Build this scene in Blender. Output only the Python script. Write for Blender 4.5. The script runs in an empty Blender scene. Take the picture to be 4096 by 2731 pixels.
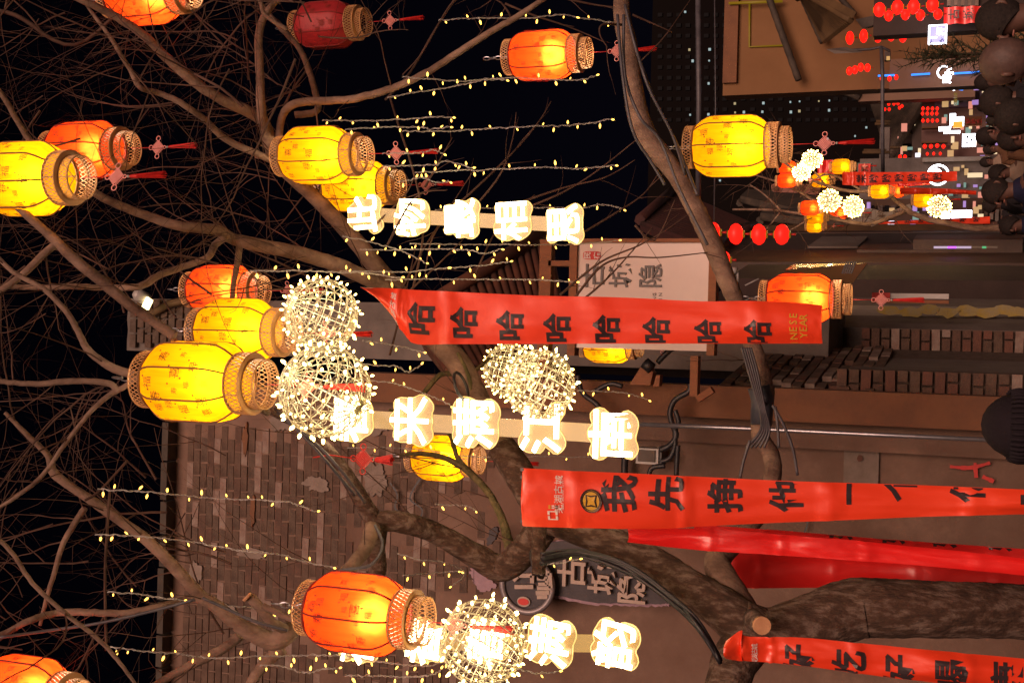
import bpy, bmesh, math, random
from mathutils import Vector, Matrix, noise
random.seed(7)
R = random.Random(11)
PI = math.pi
S = bpy.context.scene
COL = S.collection

# ------------------------------------------------------------------ camera, sky, light, exposure
F, CX, CY = 5000.0, 2048.0, 1365.5
PIT = math.radians(20.6)
CAM = Vector((0, 0, 1.6))
fwd = Vector((0, math.cos(PIT), math.sin(PIT)))
cx0 = Vector((0, math.sin(PIT), -math.cos(PIT)))
r0 = math.atan(0.0275)
cX = cx0 * math.cos(r0) + Vector((1, 0, 0)) * math.sin(r0)
cY = -cx0 * math.sin(r0) + Vector((1, 0, 0)) * math.cos(r0)
cam_d = bpy.data.cameras.new('camera')
cam_d.sensor_fit = 'HORIZONTAL'; cam_d.sensor_width = 36; cam_d.lens = F / 4096 * 36
cam_d.clip_start = 0.05; cam_d.clip_end = 2000
cam = bpy.data.objects.new('camera', cam_d); COL.objects.link(cam)
M = Matrix((cX, cY, -fwd)).transposed().to_4x4(); M.translation = CAM
cam.matrix_world = M
S.camera = cam

w = bpy.data.worlds.new('World'); S.world = w; w.use_nodes = True
nt = w.node_tree; nt.nodes.clear()
sky = nt.nodes.new('ShaderNodeTexSky'); sky.sky_type = 'NISHITA'; sky.sun_disc = False
sky.sun_elevation = math.radians(14); sky.sun_rotation = math.radians(200)
tint = nt.nodes.new('ShaderNodeMix'); tint.data_type = 'RGBA'; tint.blend_type = 'MULTIPLY'
tint.inputs[0].default_value = 1; tint.inputs[7].default_value = (1.0, 0.55, 0.95, 1)
bg = nt.nodes.new('ShaderNodeBackground'); bg.inputs[1].default_value = 0.0006
wo = nt.nodes.new('ShaderNodeOutputWorld')
nt.links.new(sky.outputs[0], tint.inputs[6]); nt.links.new(tint.outputs[2], bg.inputs[0]); nt.links.new(bg.outputs[0], wo.inputs[0])
sun_d = bpy.data.lights.new('night_fill_sun', 'SUN'); sun_d.energy = 3.2; sun_d.angle = math.radians(35); sun_d.color = (1.0, 0.62, 0.47)  # added fill sun, standing in for the warm ambient glow of the street
sun = bpy.data.objects.new('night_fill_sun', sun_d); COL.objects.link(sun)
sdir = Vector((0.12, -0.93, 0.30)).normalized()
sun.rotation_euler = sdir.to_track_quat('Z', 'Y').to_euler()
S.view_settings.view_transform = 'Standard'; S.view_settings.look = 'None'
S.view_settings.exposure = 0; S.view_settings.gamma = 1; S.view_settings.use_curve_mapping = False
cy = S.cycles
cy.use_denoising = True; cy.denoiser = 'OPENIMAGEDENOISE'
cy.max_bounces = 5; cy.diffuse_bounces = 2; cy.glossy_bounces = 2; cy.transmission_bounces = 4; cy.transparent_max_bounces = 8
cy.sample_clamp_indirect = 3.0; cy.caustics_reflective = False; cy.caustics_refractive = False
S.cycles.use_adaptive_sampling = False

# ------------------------------------------------------------------ helpers
def ray(x, y):
    return cX * ((x - CX) / F) + cY * ((CY - y) / F) + fwd
def D(x, y, d):            # point seen at a pixel, d metres along the view axis
    return CAM + ray(x, y) * d
def Y(x, y, yy):           # point seen at a pixel on the upright plane Y = yy
    v = ray(x, y); return CAM + v * (yy / v.y)
def pxm(d): return d / F   # metres per pixel at depth d

class MB:
    def __init__(s): s.v = []; s.f = []; s.m = []; s.sm = []
    def face(s, idx, mat=0, smooth=False): s.f.append(idx); s.m.append(mat); s.sm.append(smooth)
    def quad(s, a, b, c, d, mat=0):
        n = len(s.v); s.v += [tuple(a), tuple(b), tuple(c), tuple(d)]; s.face((n, n+1, n+2, n+3), mat)
    def hexa(s, p, mat=0):   # 8 corners: 4 bottom, 4 top
        n = len(s.v); s.v += [tuple(q) for q in p]
        for q in ((0,3,2,1),(4,5,6,7),(0,1,5,4),(1,2,6,5),(2,3,7,6),(3,0,4,7)): s.face(tuple(n+i for i in q), mat)
    def box(s, c, sx, sy, sz, mat=0, rot=None):
        p = []
        for dz in (-.5, .5):
            for dx, dy in ((-.5,-.5),(.5,-.5),(.5,.5),(-.5,.5)):
                q = Vector((dx*sx, dy*sy, dz*sz))
                if rot: q = rot @ q
                p.append(Vector(c) + q)
        s.hexa(p, mat)
    def bar(s, a, b, wx, wy, mat=0, up=Vector((0,0,1))):
        a, b = Vector(a), Vector(b); t = (b-a).normalized()
        u = t.cross(up); u = u.normalized() if u.length > 1e-4 else t.orthogonal().normalized()
        v = u.cross(t)
        o = [(-u*wx-v*wy)*.5, (u*wx-v*wy)*.5, (u*wx+v*wy)*.5, (-u*wx+v*wy)*.5]
        s.hexa([a+q for q in o]+[b+q for q in o], mat)
    def tube(s, pts, rad, n=6, mat=0, caps=True, closed=False, lump=0):
        pts = [Vector(p) for p in pts]; k = len(pts)
        if not hasattr(rad, '__len__'): rad = [rad]*k
        base = len(s.v); prev = None
        for i, p in enumerate(pts):
            if closed: t = pts[(i+1) % k]-pts[i-1]
            else: t = pts[min(i+1, k-1)]-pts[max(i-1, 0)]
            t = t.normalized() if t.length > 1e-9 else Vector((0,0,1))
            if prev is None: u = t.orthogonal().normalized()
            else:
                u = prev - t*prev.dot(t)
                u = u.normalized() if u.length > 1e-6 else t.orthogonal().normalized()
            prev = u; v = t.cross(u)
            for j in range(n):
                a = 2*PI*j/n; q = u*math.cos(a)+v*math.sin(a); rr = rad[i]
                if lump: rr *= 1 + lump*.6*noise.noise((p+q*rr)*2.0) + lump*.45*noise.noise(Vector((math.cos(a)*3.2, math.sin(a)*3.2, i*.11))) + lump*.25*noise.noise(Vector((math.cos(a)*9, math.sin(a)*9, i*.22)))
                s.v.append(tuple(p+q*rr))
        for i in range(k if closed else k-1):
            a, b = base+i*n, base+((i+1) % k)*n
            for j in range(n): s.face((a+j, a+(j+1) % n, b+(j+1) % n, b+j), mat, n > 4)
        if caps and not closed:
            s.face(tuple(base+n-1-j for j in range(n)), mat); s.face(tuple(base+(k-1)*n+j for j in range(n)), mat)
    def lathe(s, prof, n=16, mat=0, c=(0,0,0), smooth=True):
        base = len(s.v); c = Vector(c)
        for r_, z in prof:
            for j in range(n):
                a = 2*PI*j/n; s.v.append((c.x+r_*math.cos(a), c.y+r_*math.sin(a), c.z+z))
        for i in range(len(prof)-1):
            for j in range(n):
                a = base+i*n; b = a+n; s.face((a+j, a+(j+1) % n, b+(j+1) % n, b+j), mat, smooth)
    def grid(s, fn, nu, nv, mat=0, smooth=True):
        base = len(s.v)
        for i in range(nu+1):
            for j in range(nv+1): s.v.append(tuple(fn(i/nu, j/nv)))
        for i in range(nu):
            for j in range(nv):
                a = base+i*(nv+1)+j; s.face((a, a+1, a+nv+2, a+nv+1), mat, smooth)
    def add_mesh(s, me, fn, mat=0):
        base = len(s.v)
        for v in me[0]: s.v.append(tuple(fn(v)))
        for f in me[1]: s.face(tuple(base+i for i in f), mat)
    def mesh(s, name, mats):
        me = bpy.data.meshes.new(name); me.from_pydata(s.v, [], s.f)
        for m_ in (mats if isinstance(mats, (list, tuple)) else [mats]): me.materials.append(m_)
        me.polygons.foreach_set('material_index', s.m); me.polygons.foreach_set('use_smooth', s.sm)
        me.update(); return me
    def build(s, name, mats, parent=None, **kw):
        return obj(name, s.mesh(name, mats), parent, **kw)

def obj(name, me, parent=None, loc=None, rot=None, scale=None, kind=None):
    o = bpy.data.objects.new(name, me); COL.objects.link(o)
    if parent: o.parent = parent
    if loc is not None: o.location = loc
    if rot is not None: o.rotation_euler = rot
    if scale is not None: o.scale = scale
    if kind: o['kind'] = kind
    return o
def tag(o, label, cat, group=None, kind=None):
    o['label'] = label; o['category'] = cat
    if group: o['group'] = group
    if kind: o['kind'] = kind
    return o
def thing(name, label, cat, loc=(0,0,0), rot=(0,0,0), group=None, scale=None):
    o = obj(name, None, None, loc, rot, scale); return tag(o, label, cat, group)
def local(parent, mb):      # build-in-world vertices turned into the parent's space (parent unrotated)
    L = Vector(parent.location); mb.v = [tuple(Vector(v)-L) for v in mb.v]; return mb
def child(name, mb, mats, parent, **kw): return local(parent, mb).build(name, mats, parent, **kw)
def copy_tree(o, parent=None):
    c = o.copy(); COL.objects.link(c)
    if parent: c.parent = parent
    for ch in list(o.children): copy_tree(ch, c)
    return c

def smooth_line(pts, seg=6):     # Catmull-Rom through (Vector, radius)
    out = []
    n = len(pts)
    for i in range(n-1):
        p0, p1, p2, p3 = pts[max(i-1,0)], pts[i], pts[i+1], pts[min(i+2,n-1)]
        for k in range(seg):
            t = k/seg; t2, t3 = t*t, t*t*t
            q = [0.5*((2*p1[c]) + (-p0[c]+p2[c])*t + (2*p0[c]-5*p1[c]+4*p2[c]-p3[c])*t2 + (-p0[c]+3*p1[c]-3*p2[c]+p3[c])*t3) for c in range(len(p1))]
            out.append(q)
    out.append(list(pts[-1])); return out

# ------------------------------------------------------------------ materials
def mat(name): 
    m = bpy.data.materials.new(name); m.use_nodes = True; return m, m.node_tree, m.node_tree.nodes['Principled BSDF']
def rgb(c): return (c[0], c[1], c[2], 1)
def surf(name, c1, c2=None, scale=8, rough=.8, bump=.3, bscale=40, detail=6, lo=.35, hi=.65, metal=0, c3=None, stretch=None, spec=.5, sheen=0):
    m, t, b = mat(name); L = t.links.new
    b.inputs['Roughness'].default_value = rough; b.inputs['Metallic'].default_value = metal; b.inputs['Specular IOR Level'].default_value = spec
    c2 = c2 or tuple(x*.75 for x in c1)
    tc = t.nodes.new('ShaderNodeTexCoord'); src = tc.outputs['Object']
    if stretch:
        mp = t.nodes.new('ShaderNodeMapping'); mp.inputs['Scale'].default_value = stretch; L(src, mp.inputs[0]); src = mp.outputs[0]
    n = t.nodes.new('ShaderNodeTexNoise'); n.inputs['Scale'].default_value = scale; n.inputs['Detail'].default_value = detail; n.inputs['Roughness'].default_value = .65
    L(src, n.inputs['Vector'])
    r_ = t.nodes.new('ShaderNodeValToRGB'); r_.color_ramp.elements[0].position = lo; r_.color_ramp.elements[1].position = hi
    r_.color_ramp.elements[0].color = rgb(c1); r_.color_ramp.elements[1].color = rgb(c2)
    if c3: e = r_.color_ramp.elements.new((lo+hi)/2+.02); e.color = rgb(c3)
    L(n.outputs[0], r_.inputs[0]); L(r_.outputs[0], b.inputs['Base Color'])
    if bump:
        n2 = t.nodes.new('ShaderNodeTexNoise'); n2.inputs['Scale'].default_value = bscale; n2.inputs['Detail'].default_value = 9; n2.inputs['Roughness'].default_value = .62; L(src, n2.inputs['Vector'])
        bp = t.nodes.new('ShaderNodeBump'); bp.inputs['Strength'].default_value = bump; bp.inputs['Distance'].default_value = .035 if bump >= 1 else .02
        L(n2.outputs[0], bp.inputs['Height']); L(bp.outputs[0], b.inputs['Normal'])
    return m
def glow(name, c, s, sample=True, base=None):
    m, t, b = mat(name)
    b.inputs['Base Color'].default_value = rgb(base or tuple(x*.12 for x in c)); b.inputs['Emission Color'].default_value = rgb(c); b.inputs['Emission Strength'].default_value = s
    b.inputs['Roughness'].default_value = .5
    if not sample: m.cycles.emission_sampling = 'NONE'
    return m
def shade_mat(name, c, em, tr=.75, ec=None):   # lantern silk: light comes through from the bulb inside
    m, t, b = mat(name); L = t.links.new; t.nodes.remove(b)
    out = [n for n in t.nodes if n.type == 'OUTPUT_MATERIAL'][0]
    tc = t.nodes.new('ShaderNodeTexCoord')
    wv = t.nodes.new('ShaderNodeTexNoise'); wv.inputs['Scale'].default_value = 14; wv.inputs['Detail'].default_value = 3
    mp = t.nodes.new('ShaderNodeMapping'); mp.inputs['Scale'].default_value = (3, 3, .35); L(tc.outputs['Object'], mp.inputs[0]); L(mp.outputs[0], wv.inputs['Vector'])
    rp = t.nodes.new('ShaderNodeValToRGB'); rp.color_ramp.elements[0].color = rgb(tuple(x*.72 for x in c)); rp.color_ramp.elements[1].color = rgb(c)
    rp.color_ramp.elements[0].position = .3; rp.color_ramp.elements[1].position = .6
    L(wv.outputs[0], rp.inputs[0])
    a0 = t.nodes.new('ShaderNodeBsdfTranslucent'); rf = t.nodes.new('ShaderNodeBsdfRefraction'); rf.inputs['Roughness'].default_value = .75; rf.inputs['IOR'].default_value = 1.35; L(rp.outputs[0], rf.inputs[0]); L(rp.outputs[0], a0.inputs[0]); a = t.nodes.new('ShaderNodeMixShader'); a.inputs[0].default_value = .45; L(a0.outputs[0], a.inputs[1]); L(rf.outputs[0], a.inputs[2]); d_ = t.nodes.new('ShaderNodeBsdfDiffuse'); e = t.nodes.new('ShaderNodeEmission')
    L(rp.outputs[0], d_.inputs[0]); e.inputs[0].default_value = rgb(ec or c); e.inputs[1].default_value = em
    mx = t.nodes.new('ShaderNodeMixShader'); mx.inputs[0].default_value = 1-tr; L(a.outputs[0], mx.inputs[1]); L(d_.outputs[0], mx.inputs[2])
    ad = t.nodes.new('ShaderNodeAddShader'); L(mx.outputs[0], ad.inputs[0]); L(e.outputs[0], ad.inputs[1]); L(ad.outputs[0], out.inputs[0])
    return m
MT = {}
MT['bark'] = surf('bark', (.10,.056,.04), (.27,.175,.13), 9, .9, .6, 60, stretch=(1,1,.5))
MT['bark_rough'] = surf('bark_rough', (.035,.02,.015), (.18,.125,.10), 24, .95, 1.0, 34, detail=12, stretch=(1,1,.4), lo=.30, hi=.62, c3=(.075,.038,.024))
MT['twig'] = surf('twig', (.036,.018,.013), (.105,.06,.046), 5, .85, 0, spec=.2)
MT['cutwood'] = surf('cut_wood', (.55,.3,.16), (.42,.2,.1), 12, .8, .2)
MT['moss'] = surf('moss_bark', (.06,.06,.02), (.2,.15,.07), 14, .95, .8, 50)
MT['concrete'] = surf('cement_render', (.125,.068,.047), (.25,.155,.115), 1.3, .9, .5, 18, c3=(.165,.10,.074), lo=.3, hi=.7)
MT['plaster_pale'] = surf('pale_plaster', (.26,.2,.175), (.17,.13,.105), 5, .9, .4, 30)
MT['pilaster'] = surf('pilaster_render', (.19,.085,.043), (.14,.063,.035), 2.2, .9, .4, 25, c3=(.17,.075,.038))
MT['brick'] = surf('brick', (.15,.065,.045), (.10,.048,.036), 6, .9, .5, 40)
MT['brick_pale'] = surf('brick_limed', (.27,.21,.18), (.2,.125,.1), 9, .9, .5, 40)
MT['brick_dark'] = surf('brick_grey', (.07,.041,.029), (.125,.078,.057), 7, .9, .5, 40)
MT['mortar'] = surf('mortar', (.07,.047,.036), (.12,.083,.066), 12, .95, .5, 50)
MT['greywall'] = surf('grey_plaster', (.17,.14,.125), (.11,.09,.08), 2, .9, .3, 20)
MT['darkwall'] = surf('dark_wall', (.04,.024,.02), (.024,.014,.012), 2, .85, .3, 15)  # very dark brown for walls and shutters
MT['whitewall'] = surf('limewash', (.26,.23,.2), (.34,.31,.27), 3, .9, .3, 20)
MT['yellowpaint'] = surf('flaking_yellow_paint', (.3,.21,.03), (.24,.2,.11), 9, .8, .4, 30)
MT['beige'] = surf('beige_wall', (.215,.108,.047), (.16,.077,.03), .35, .9, .15, 6)
MT['beige2'] = surf('pink_wall', (.24,.145,.10), (.19,.11,.075), .4, .9, .15, 6)
MT['tile'] = surf('roof_tile', (.03,.023,.019), (.08,.058,.042), 3, .8, .5, 12)
MT['tile_red'] = surf('red_roof_tile', (.05,.012,.010), (.03,.008,.008), 3, .8, .5, 12)
MT['tile_gold'] = surf('ochre_roof_tile', (.12,.068,.027), (.07,.038,.015), 2, .8, .5, 9)
MT['tower'] = surf('tower_facade', (.006,.004,.004), (.005,.004,.004), .1, .9, 0, spec=.05)
MT['darkglass'] = surf('dark_glass', (.004,.004,.005), (.006,.006,.008), 1, .5, 0, spec=.03)
MT['wood_orange'] = surf('orange_wood', (.27,.09,.026), (.2,.066,.018), 4, .6, .3, 30, stretch=(4,4,.7))
MT['wood_dark'] = surf('dark_wood', (.06,.03,.02), (.035,.018,.012), 3, .6, .3, 20)
MT['rubber'] = surf('black_rubber', (.015,.014,.017), (.025,.024,.03), 9, .45, .2, 60)
MT['cable'] = surf('grey_cable', (.09,.085,.1), (.05,.045,.055), 9, .5, .1)
MT['steel'] = surf('galvanised_steel', (.5,.5,.55), (.38,.38,.43), 12, .32, .1, metal=.8)
MT['whiteplastic'] = surf('white_plastic', (.42,.39,.38), (.36,.34,.32), 9, .4, 0)
MT['cagewhite'] = surf('white_enamel', (.6,.56,.46), (.5,.46,.37), 9, .4, 0)
MT['lattice'] = surf('copper_lattice', (.62,.34,.15), (.5,.26,.11), 9, .45, .1, metal=.1)
MT['ribdark'] = surf('rib_braid', (.22,.10,.03), (.16,.07,.02), 30, .7, 0)
MT['ribred'] = surf('rib_braid_red', (.22,.012,.01), (.16,.01,.01), 30, .7, 0)
MT['printgold'] = surf('printed_brown', (.22,.075,.008), (.18,.06,.006), 9, .8, 0)
MT['printred'] = surf('printed_dark_red', (.22,.02,.01), (.18,.016,.008), 9, .8, 0)
MT['tassel'] = surf('red_silk', (.6,.02,.014), (.45,.01,.01), 30, .6, 0)
MT['knot'] = surf('pink_cord', (.85,.35,.32), (.75,.26,.24), 30, .6, 0)
MT['knotred'] = surf('red_cord', (.7,.03,.02), (.6,.02,.015), 30, .6, 0)
MT['banner'] = surf('red_satin', (.95,.065,.014), (.92,.05,.011), 1.2, .5, .12, 5)
MT['banner'].node_tree.nodes['Principled BSDF'].inputs['Coat Weight'].default_value = .45
MT['banner2'] = surf('red_satin_back', (.9,.02,.018), (.85,.016,.015), 1.2, .5, .12, 5)
MT['banner2'].node_tree.nodes['Principled BSDF'].inputs['Coat Weight'].default_value = .55
for k_ in ('banner', 'banner2'):
    i_ = MT[k_].node_tree.nodes['Principled BSDF'].inputs; i_['Coat Roughness'].default_value = .38; i_['Coat IOR'].default_value = 2.1
MT['ink'] = surf('black_ink', (.034,.022,.026), (.05,.034,.038), 3, .42, 0)
MT['coin'] = surf('gold_print', (.75,.45,.05), (.68,.38,.04), 6, .5, 0)
MT['whiteprint'] = surf('white_print', (.85,.75,.72), (.8,.7,.66), 6, .6, 0)
MT['signboard'] = surf('white_acrylic', (.55,.40,.35), (.48,.34,.30), .8, .25, 0)
MT['charcoal'] = surf('charcoal_paint', (.022,.016,.022), (.045,.036,.044), 8, .6, .2, 40)
MT['lilac'] = surf('lilac_paint', (.34,.22,.27), (.27,.17,.21), 20, .7, .2, 40)
MT['letter'] = surf('cream_letter', (.42,.32,.27), (.36,.27,.23), 8, .6, .1)
MT['seal'] = surf('seal_red', (.6,.03,.02), (.5,.02,.02), 8, .6, 0)
MT['ground'] = surf('street_stone', (.06,.048,.045), (.10,.08,.073), 2, .5, .4, 12)
MT['skin'] = surf('skin', (.13,.065,.05), (.10,.05,.038), 9, .55, 0)
MT['hair'] = surf('hair', (.015,.012,.012), (.03,.022,.02), 60, .8, .3, 90, spec=.15)
MT['leaf'] = surf('conifer_leaf', (.015,.02,.01), (.035,.035,.016), 9, .7, 0)
def cloth(n, c): return surf(n, c, tuple(x*.7 for x in c), 6, .9, .4, 60, spec=.12)
MT['yellow_silk'] = shade_mat('yellow_silk', (1.0,.46,.004), .40, .75, (1.0,.36,.002))
MT['red_silk'] = shade_mat('red_lantern_silk', (1.0,.095,.010), .30, .75, (1.0,.045,.006))
MT['unlit_silk'] = surf('unlit_red_silk', (.36,.018,.022), (.28,.012,.018), 6, .6, .1)
MT['neon'] = glow('warm_neon', (1.0,.78,.45), 15)
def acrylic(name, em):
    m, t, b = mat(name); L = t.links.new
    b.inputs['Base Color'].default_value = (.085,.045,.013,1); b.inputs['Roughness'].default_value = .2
    b.inputs['Emission Color'].default_value = (1,.60,.17,1); b.inputs['Emission Strength'].default_value = em  # emission stands in for neon light spreading through plate and rim
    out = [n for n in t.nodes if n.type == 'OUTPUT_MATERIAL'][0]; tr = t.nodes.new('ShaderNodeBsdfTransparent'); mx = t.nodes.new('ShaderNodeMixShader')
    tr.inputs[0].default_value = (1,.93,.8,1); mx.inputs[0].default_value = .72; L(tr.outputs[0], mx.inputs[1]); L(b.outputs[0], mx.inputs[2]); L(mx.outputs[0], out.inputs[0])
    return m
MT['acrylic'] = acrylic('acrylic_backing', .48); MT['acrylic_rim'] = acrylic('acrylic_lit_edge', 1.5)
MT['ledtip'] = glow('led_tip', (1.0,.52,.08), 5, False)
MT['ballbulb'] = glow('ball_bulb', (1.0,.66,.18), 18, False)
MT['red_globe'] = glow('red_globe_skin', (1.0,.010,.005), 2.0)
MT['win_cool'] = glow('lit_window_cool', (.55,.85,.9), .42, False)
MT['win_warm'] = glow('lit_window_warm', (.8,.7,.35), .35, False)
MT['signwhite'] = glow('lit_sign_white', (.95,.92,1.0), 7)
MT['signblue'] = glow('lit_sign_blue', (.5,.45,1.0), 1.2)
MT['ledblue'] = glow('led_strip_blue', (.03,.25,1.0), 1.8)
MT['ledpurple'] = glow('led_purple', (.5,.1,.9), 1.5)
MT['ledorange'] = glow('led_orange', (1.0,.22,.02), 2.2)
MT['ledyellow'] = glow('led_yellow', (.8,.5,.02), .16)
MT['lamp_cool'] = glow('bare_bulb', (.95,1.0,1.0), 14)
MT['lamp_warm'] = glow('flood_lens', (1.0,.8,.35), 6)
MT['led_mix'] = glow('screen_bar', (.7,.55,.8), .6)

# ------------------------------------------------------------------ glyphs
_g = {}
def glyph(ch, off=0.0, res=2):
    """2-D outline of one character: (verts centred on the em box, faces)."""
    k = (ch, off, res)
    if k in _g: return _g[k]
    c = bpy.data.curves.new('glyph', 'FONT'); c.body = ch; c.offset = off; c.resolution_u = res; c.fill_mode = 'BOTH'
    o = bpy.data.objects.new('glyph', c); COL.objects.link(o)
    bpy.context.view_layer.update()
    me = bpy.data.meshes.new_from_object(o.evaluated_get(bpy.context.evaluated_depsgraph_get()))
    vs = [v.co.copy() for v in me.vertices]; fs = [tuple(p.vertices) for p in me.polygons]
    bpy.data.objects.remove(o); bpy.data.curves.remove(c); bpy.data.meshes.remove(me)
    if vs:
        x0, x1 = min(v.x for v in vs), max(v.x for v in vs); y0, y1 = min(v.y for v in vs), max(v.y for v in vs)
        cc = Vector(((x0+x1)/2, (y0+y1)/2, 0))
        h = max(x1-x0, y1-y0) if ord(ch[0]) > 255 and len(ch) == 1 and ch not in '一' else 1
        vs = [(v-cc)/h for v in vs]
    _g[k] = (vs, fs); return _g[k]
def clip(me, xlo=None, xhi=None, cuts=()):
    bm = bmesh.new(); vv = [bm.verts.new(v) for v in me[0]]
    for f in me[1]:
        try: bm.faces.new([vv[i] for i in f])
        except ValueError: pass
    def bis(x, **kw):
        bmesh.ops.bisect_plane(bm, geom=bm.verts[:]+bm.edges[:]+bm.faces[:], plane_co=(x,0,0), plane_no=(1,0,0), **kw)
    for c in cuts: bis(c)
    if xlo is not None: bis(xlo, clear_inner=True)
    if xhi is not None: bis(xhi, clear_outer=True)
    bm.verts.index_update()
    out = ([v.co.copy() for v in bm.verts], [tuple(v.index for v in f.verts) for f in bm.faces]); bm.free()
    return out
def thick(mb, me, fn, dep, mt=0):     # a letter with real depth
    a = len(mb.v); n = len(me[0])
    for v in me[0]: mb.v.append(tuple(fn(v, 0)))
    for v in me[0]: mb.v.append(tuple(fn(v, dep)))
    ed = {}
    for f in me[1]:
        mb.face(tuple(a+n+i for i in f), mt); mb.face(tuple(a+i for i in reversed(f)), mt)
        for i in range(len(f)):
            e = (f[i], f[(i+1) % len(f)]); ed[e] = 1
    for (i, j) in ed:
        if (j, i) not in ed: mb.face((a+i, a+j, a+n+j, a+n+i), mt)
# ------------------------------------------------------------------ setting: ground
def Xo(y, yy, x=3000): return Y(x, y, yy).x
def Zo(x, yy, y=1365): return Y(x, y, yy).z
g = MB(); g.quad((-300,-60,0),(300,-60,0),(300,900,0),(-300,900,0))
o = g.build('ground', MT['ground']); o['kind'] = 'structure'
def wallbox(mb, x0, x1, y0, y1, z0, z1, m=0):
    mb.hexa([(x0,y0,z0),(x1,y0,z0),(x1,y1,z0),(x0,y1,z0),(x0,y0,z1),(x1,y0,z1),(x1,y1,z1),(x0,y1,z1)], m)

# ---- near building on the left of the street (bottom of the picture)
W1Y = 10.5
B1 = thing('brick_building', 'old rendered brick building with crumbling bricks and a drainpipe behind the big tree', 'building', (-3, W1Y, 0))
xr = Xo(1640, W1Y); xl = -7.5; ztop = Zo(700, W1Y, 2000)
mb = MB()
# rendered wall front as a fine, slightly uneven sheet with sides and top
zsplit = Zo(2090, W1Y, 2000)
def front(u, v):
    x = xl+(xr-xl)*u; z = ztop*v
    return (x, W1Y+(.02*noise.noise(Vector((x*1.1, z*1.1, 0)))+.008*noise.noise(Vector((x*7, z*7, 3))))*(1 if z < zsplit else .15), z)
mb.grid(front, 90, 90)
wallbox(mb, xl, xr, W1Y+.03, W1Y+4, 0, ztop-.02)
child('rendered_wall', mb, MT['concrete'], B1)
# bricks that show in the upper storey, the render gone
MT['brick_soot'] = surf('brick_sooty', (.065,.04,.03), (.12,.08,.06), 9, .9, .6, 50)
MT['brick_worn'] = surf('brick_worn', (.13,.07,.05), (.085,.05,.038), 9, .9, .6, 50)
pw = .255; ph = .078; bricks = []
cen = Vector((Xo(2050, W1Y, 1400), W1Y, Zo(1400, W1Y, 2050)))
row = 0; z = zsplit
while z < ztop-.1:
    x = xl+.1+(row % 2)*pw/2
    while x < xr-.4:
        nz = noise.noise(Vector((x*.9, z*.9, 5)))+.35*noise.noise(Vector((x*3, z*3, 9)))
        lim = .10 if z < zsplit+.8 else -.28
        if nz > lim or z > ztop-.7: bricks.append((x, z, nz))
        x += pw
    z += ph; row += 1
bricks.sort(key=lambda b: (Vector((b[0], W1Y, b[1]))-cen).length)
vb = []
for k in range(4):
    q = MB(); rr = random.Random(k)
    p = []
    for dz in (-.5,.5):
        for dx, dy in ((-.5,-.5),(.5,-.5),(.5,.5),(-.5,.5)):
            p.append((dx*(pw-.014)+rr.uniform(-.006,.006), dy*.07+rr.uniform(-.004,.004), dz*(ph-.012)+rr.uniform(-.004,.004)))
    q.hexa(p); vb.append(q.mesh('brick', (MT['brick_dark'], MT['brick_pale'], MT['brick_soot'], MT['brick_worn'])[k]))
for x, z, nz in bricks[:300]:
    obj('brick', vb[R.choice((0,0,2,2,1,3))], B1, (x+3, .025+R.uniform(-.006,.006), z), (0, R.uniform(-.02,.02), 0))
q = MB()
for x, z, nz in bricks[300:]: q.box((x, W1Y+.025+R.uniform(-.006,.006), z), pw-.014, .07, ph-.012)
child('brick_courses', q, MT['brick_dark'], B1, kind='stuff')
# patches of old plaster still stuck over the bricks
for (px, py, a_, b_, m_) in ((1265,1935,60,34,'plaster_pale'),(1500,1915,55,75,'plaster_pale'),(1120,1690,60,40,'plaster_pale'),(1010,2210,80,22,'plaster_pale'),(900,2440,60,30,'plaster_pale'),(1500,1690,60,50,'plaster_pale'),(780,2300,35,70,'plaster_pale'),(980,1760,14,70,'pilaster'),(1010,2040,12,60,'pilaster')):
    q = MB(); c_ = Y(px, py, W1Y-.022-R.random()*.006); n_ = 44; k_ = pxm(W1Y)
    for dy in (0, .05):
        for j in range(n_):
            r_ = 1+.45*noise.noise(Vector((px*.1+math.cos(2*PI*j/n_)*1.7, py*.1+math.sin(2*PI*j/n_)*1.7, 0)))+.25*noise.noise(Vector((px+math.cos(2*PI*j/n_)*5, math.sin(2*PI*j/n_)*5, 2)))+R.uniform(-.07,.07)
            q.v.append((c_.x+k_*b_*r_*math.cos(2*PI*j/n_), c_.y+dy, c_.z+k_*a_*r_*math.sin(2*PI*j/n_)))
    q.face(tuple(range(n_)))
    for j in range(n_): q.face((j, (j+1) % n_, n_+(j+1) % n_, n_+j))
    child('plaster_patch', q, MT[m_], B1)
# coping along the top
q = MB(); k = 0; x = xl
while x < xr+.1:
    wdt = R.uniform(.3,.42)
    c_ = child('coping_tile', (lambda b: (b.box((x+wdt/2, W1Y+.1, ztop+.03+R.uniform(-.01,.01)), wdt-.02, .5, .07), b)[1])(MB()), MT['tile'], B1); x += wdt
# pale strip, vertical crack band and corner pilaster
xa, xb = Xo(1695, 10.3, 3400), Xo(1563, 10.3, 3400); zp = Zo(1430, 10.3, 1600)
q = MB(); q.grid(lambda u, v: (xa+(xb-xa)*u, 10.22+.012*noise.noise(Vector((u*2, v*14, 2))), zp*v), 8, 60); wallbox(q, xa, xb, 10.24, 10.6, 0, zp)
child('corner_pilaster', q, MT['pilaster'], B1)
q = MB(); x2 = Xo(1715, 10.36, 3400); wallbox(q, xa-.22, xa+.003, 10.38, 10.6, 0, zp-.02); child('plaster_fillet', q, MT['concrete'], B1)
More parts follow.
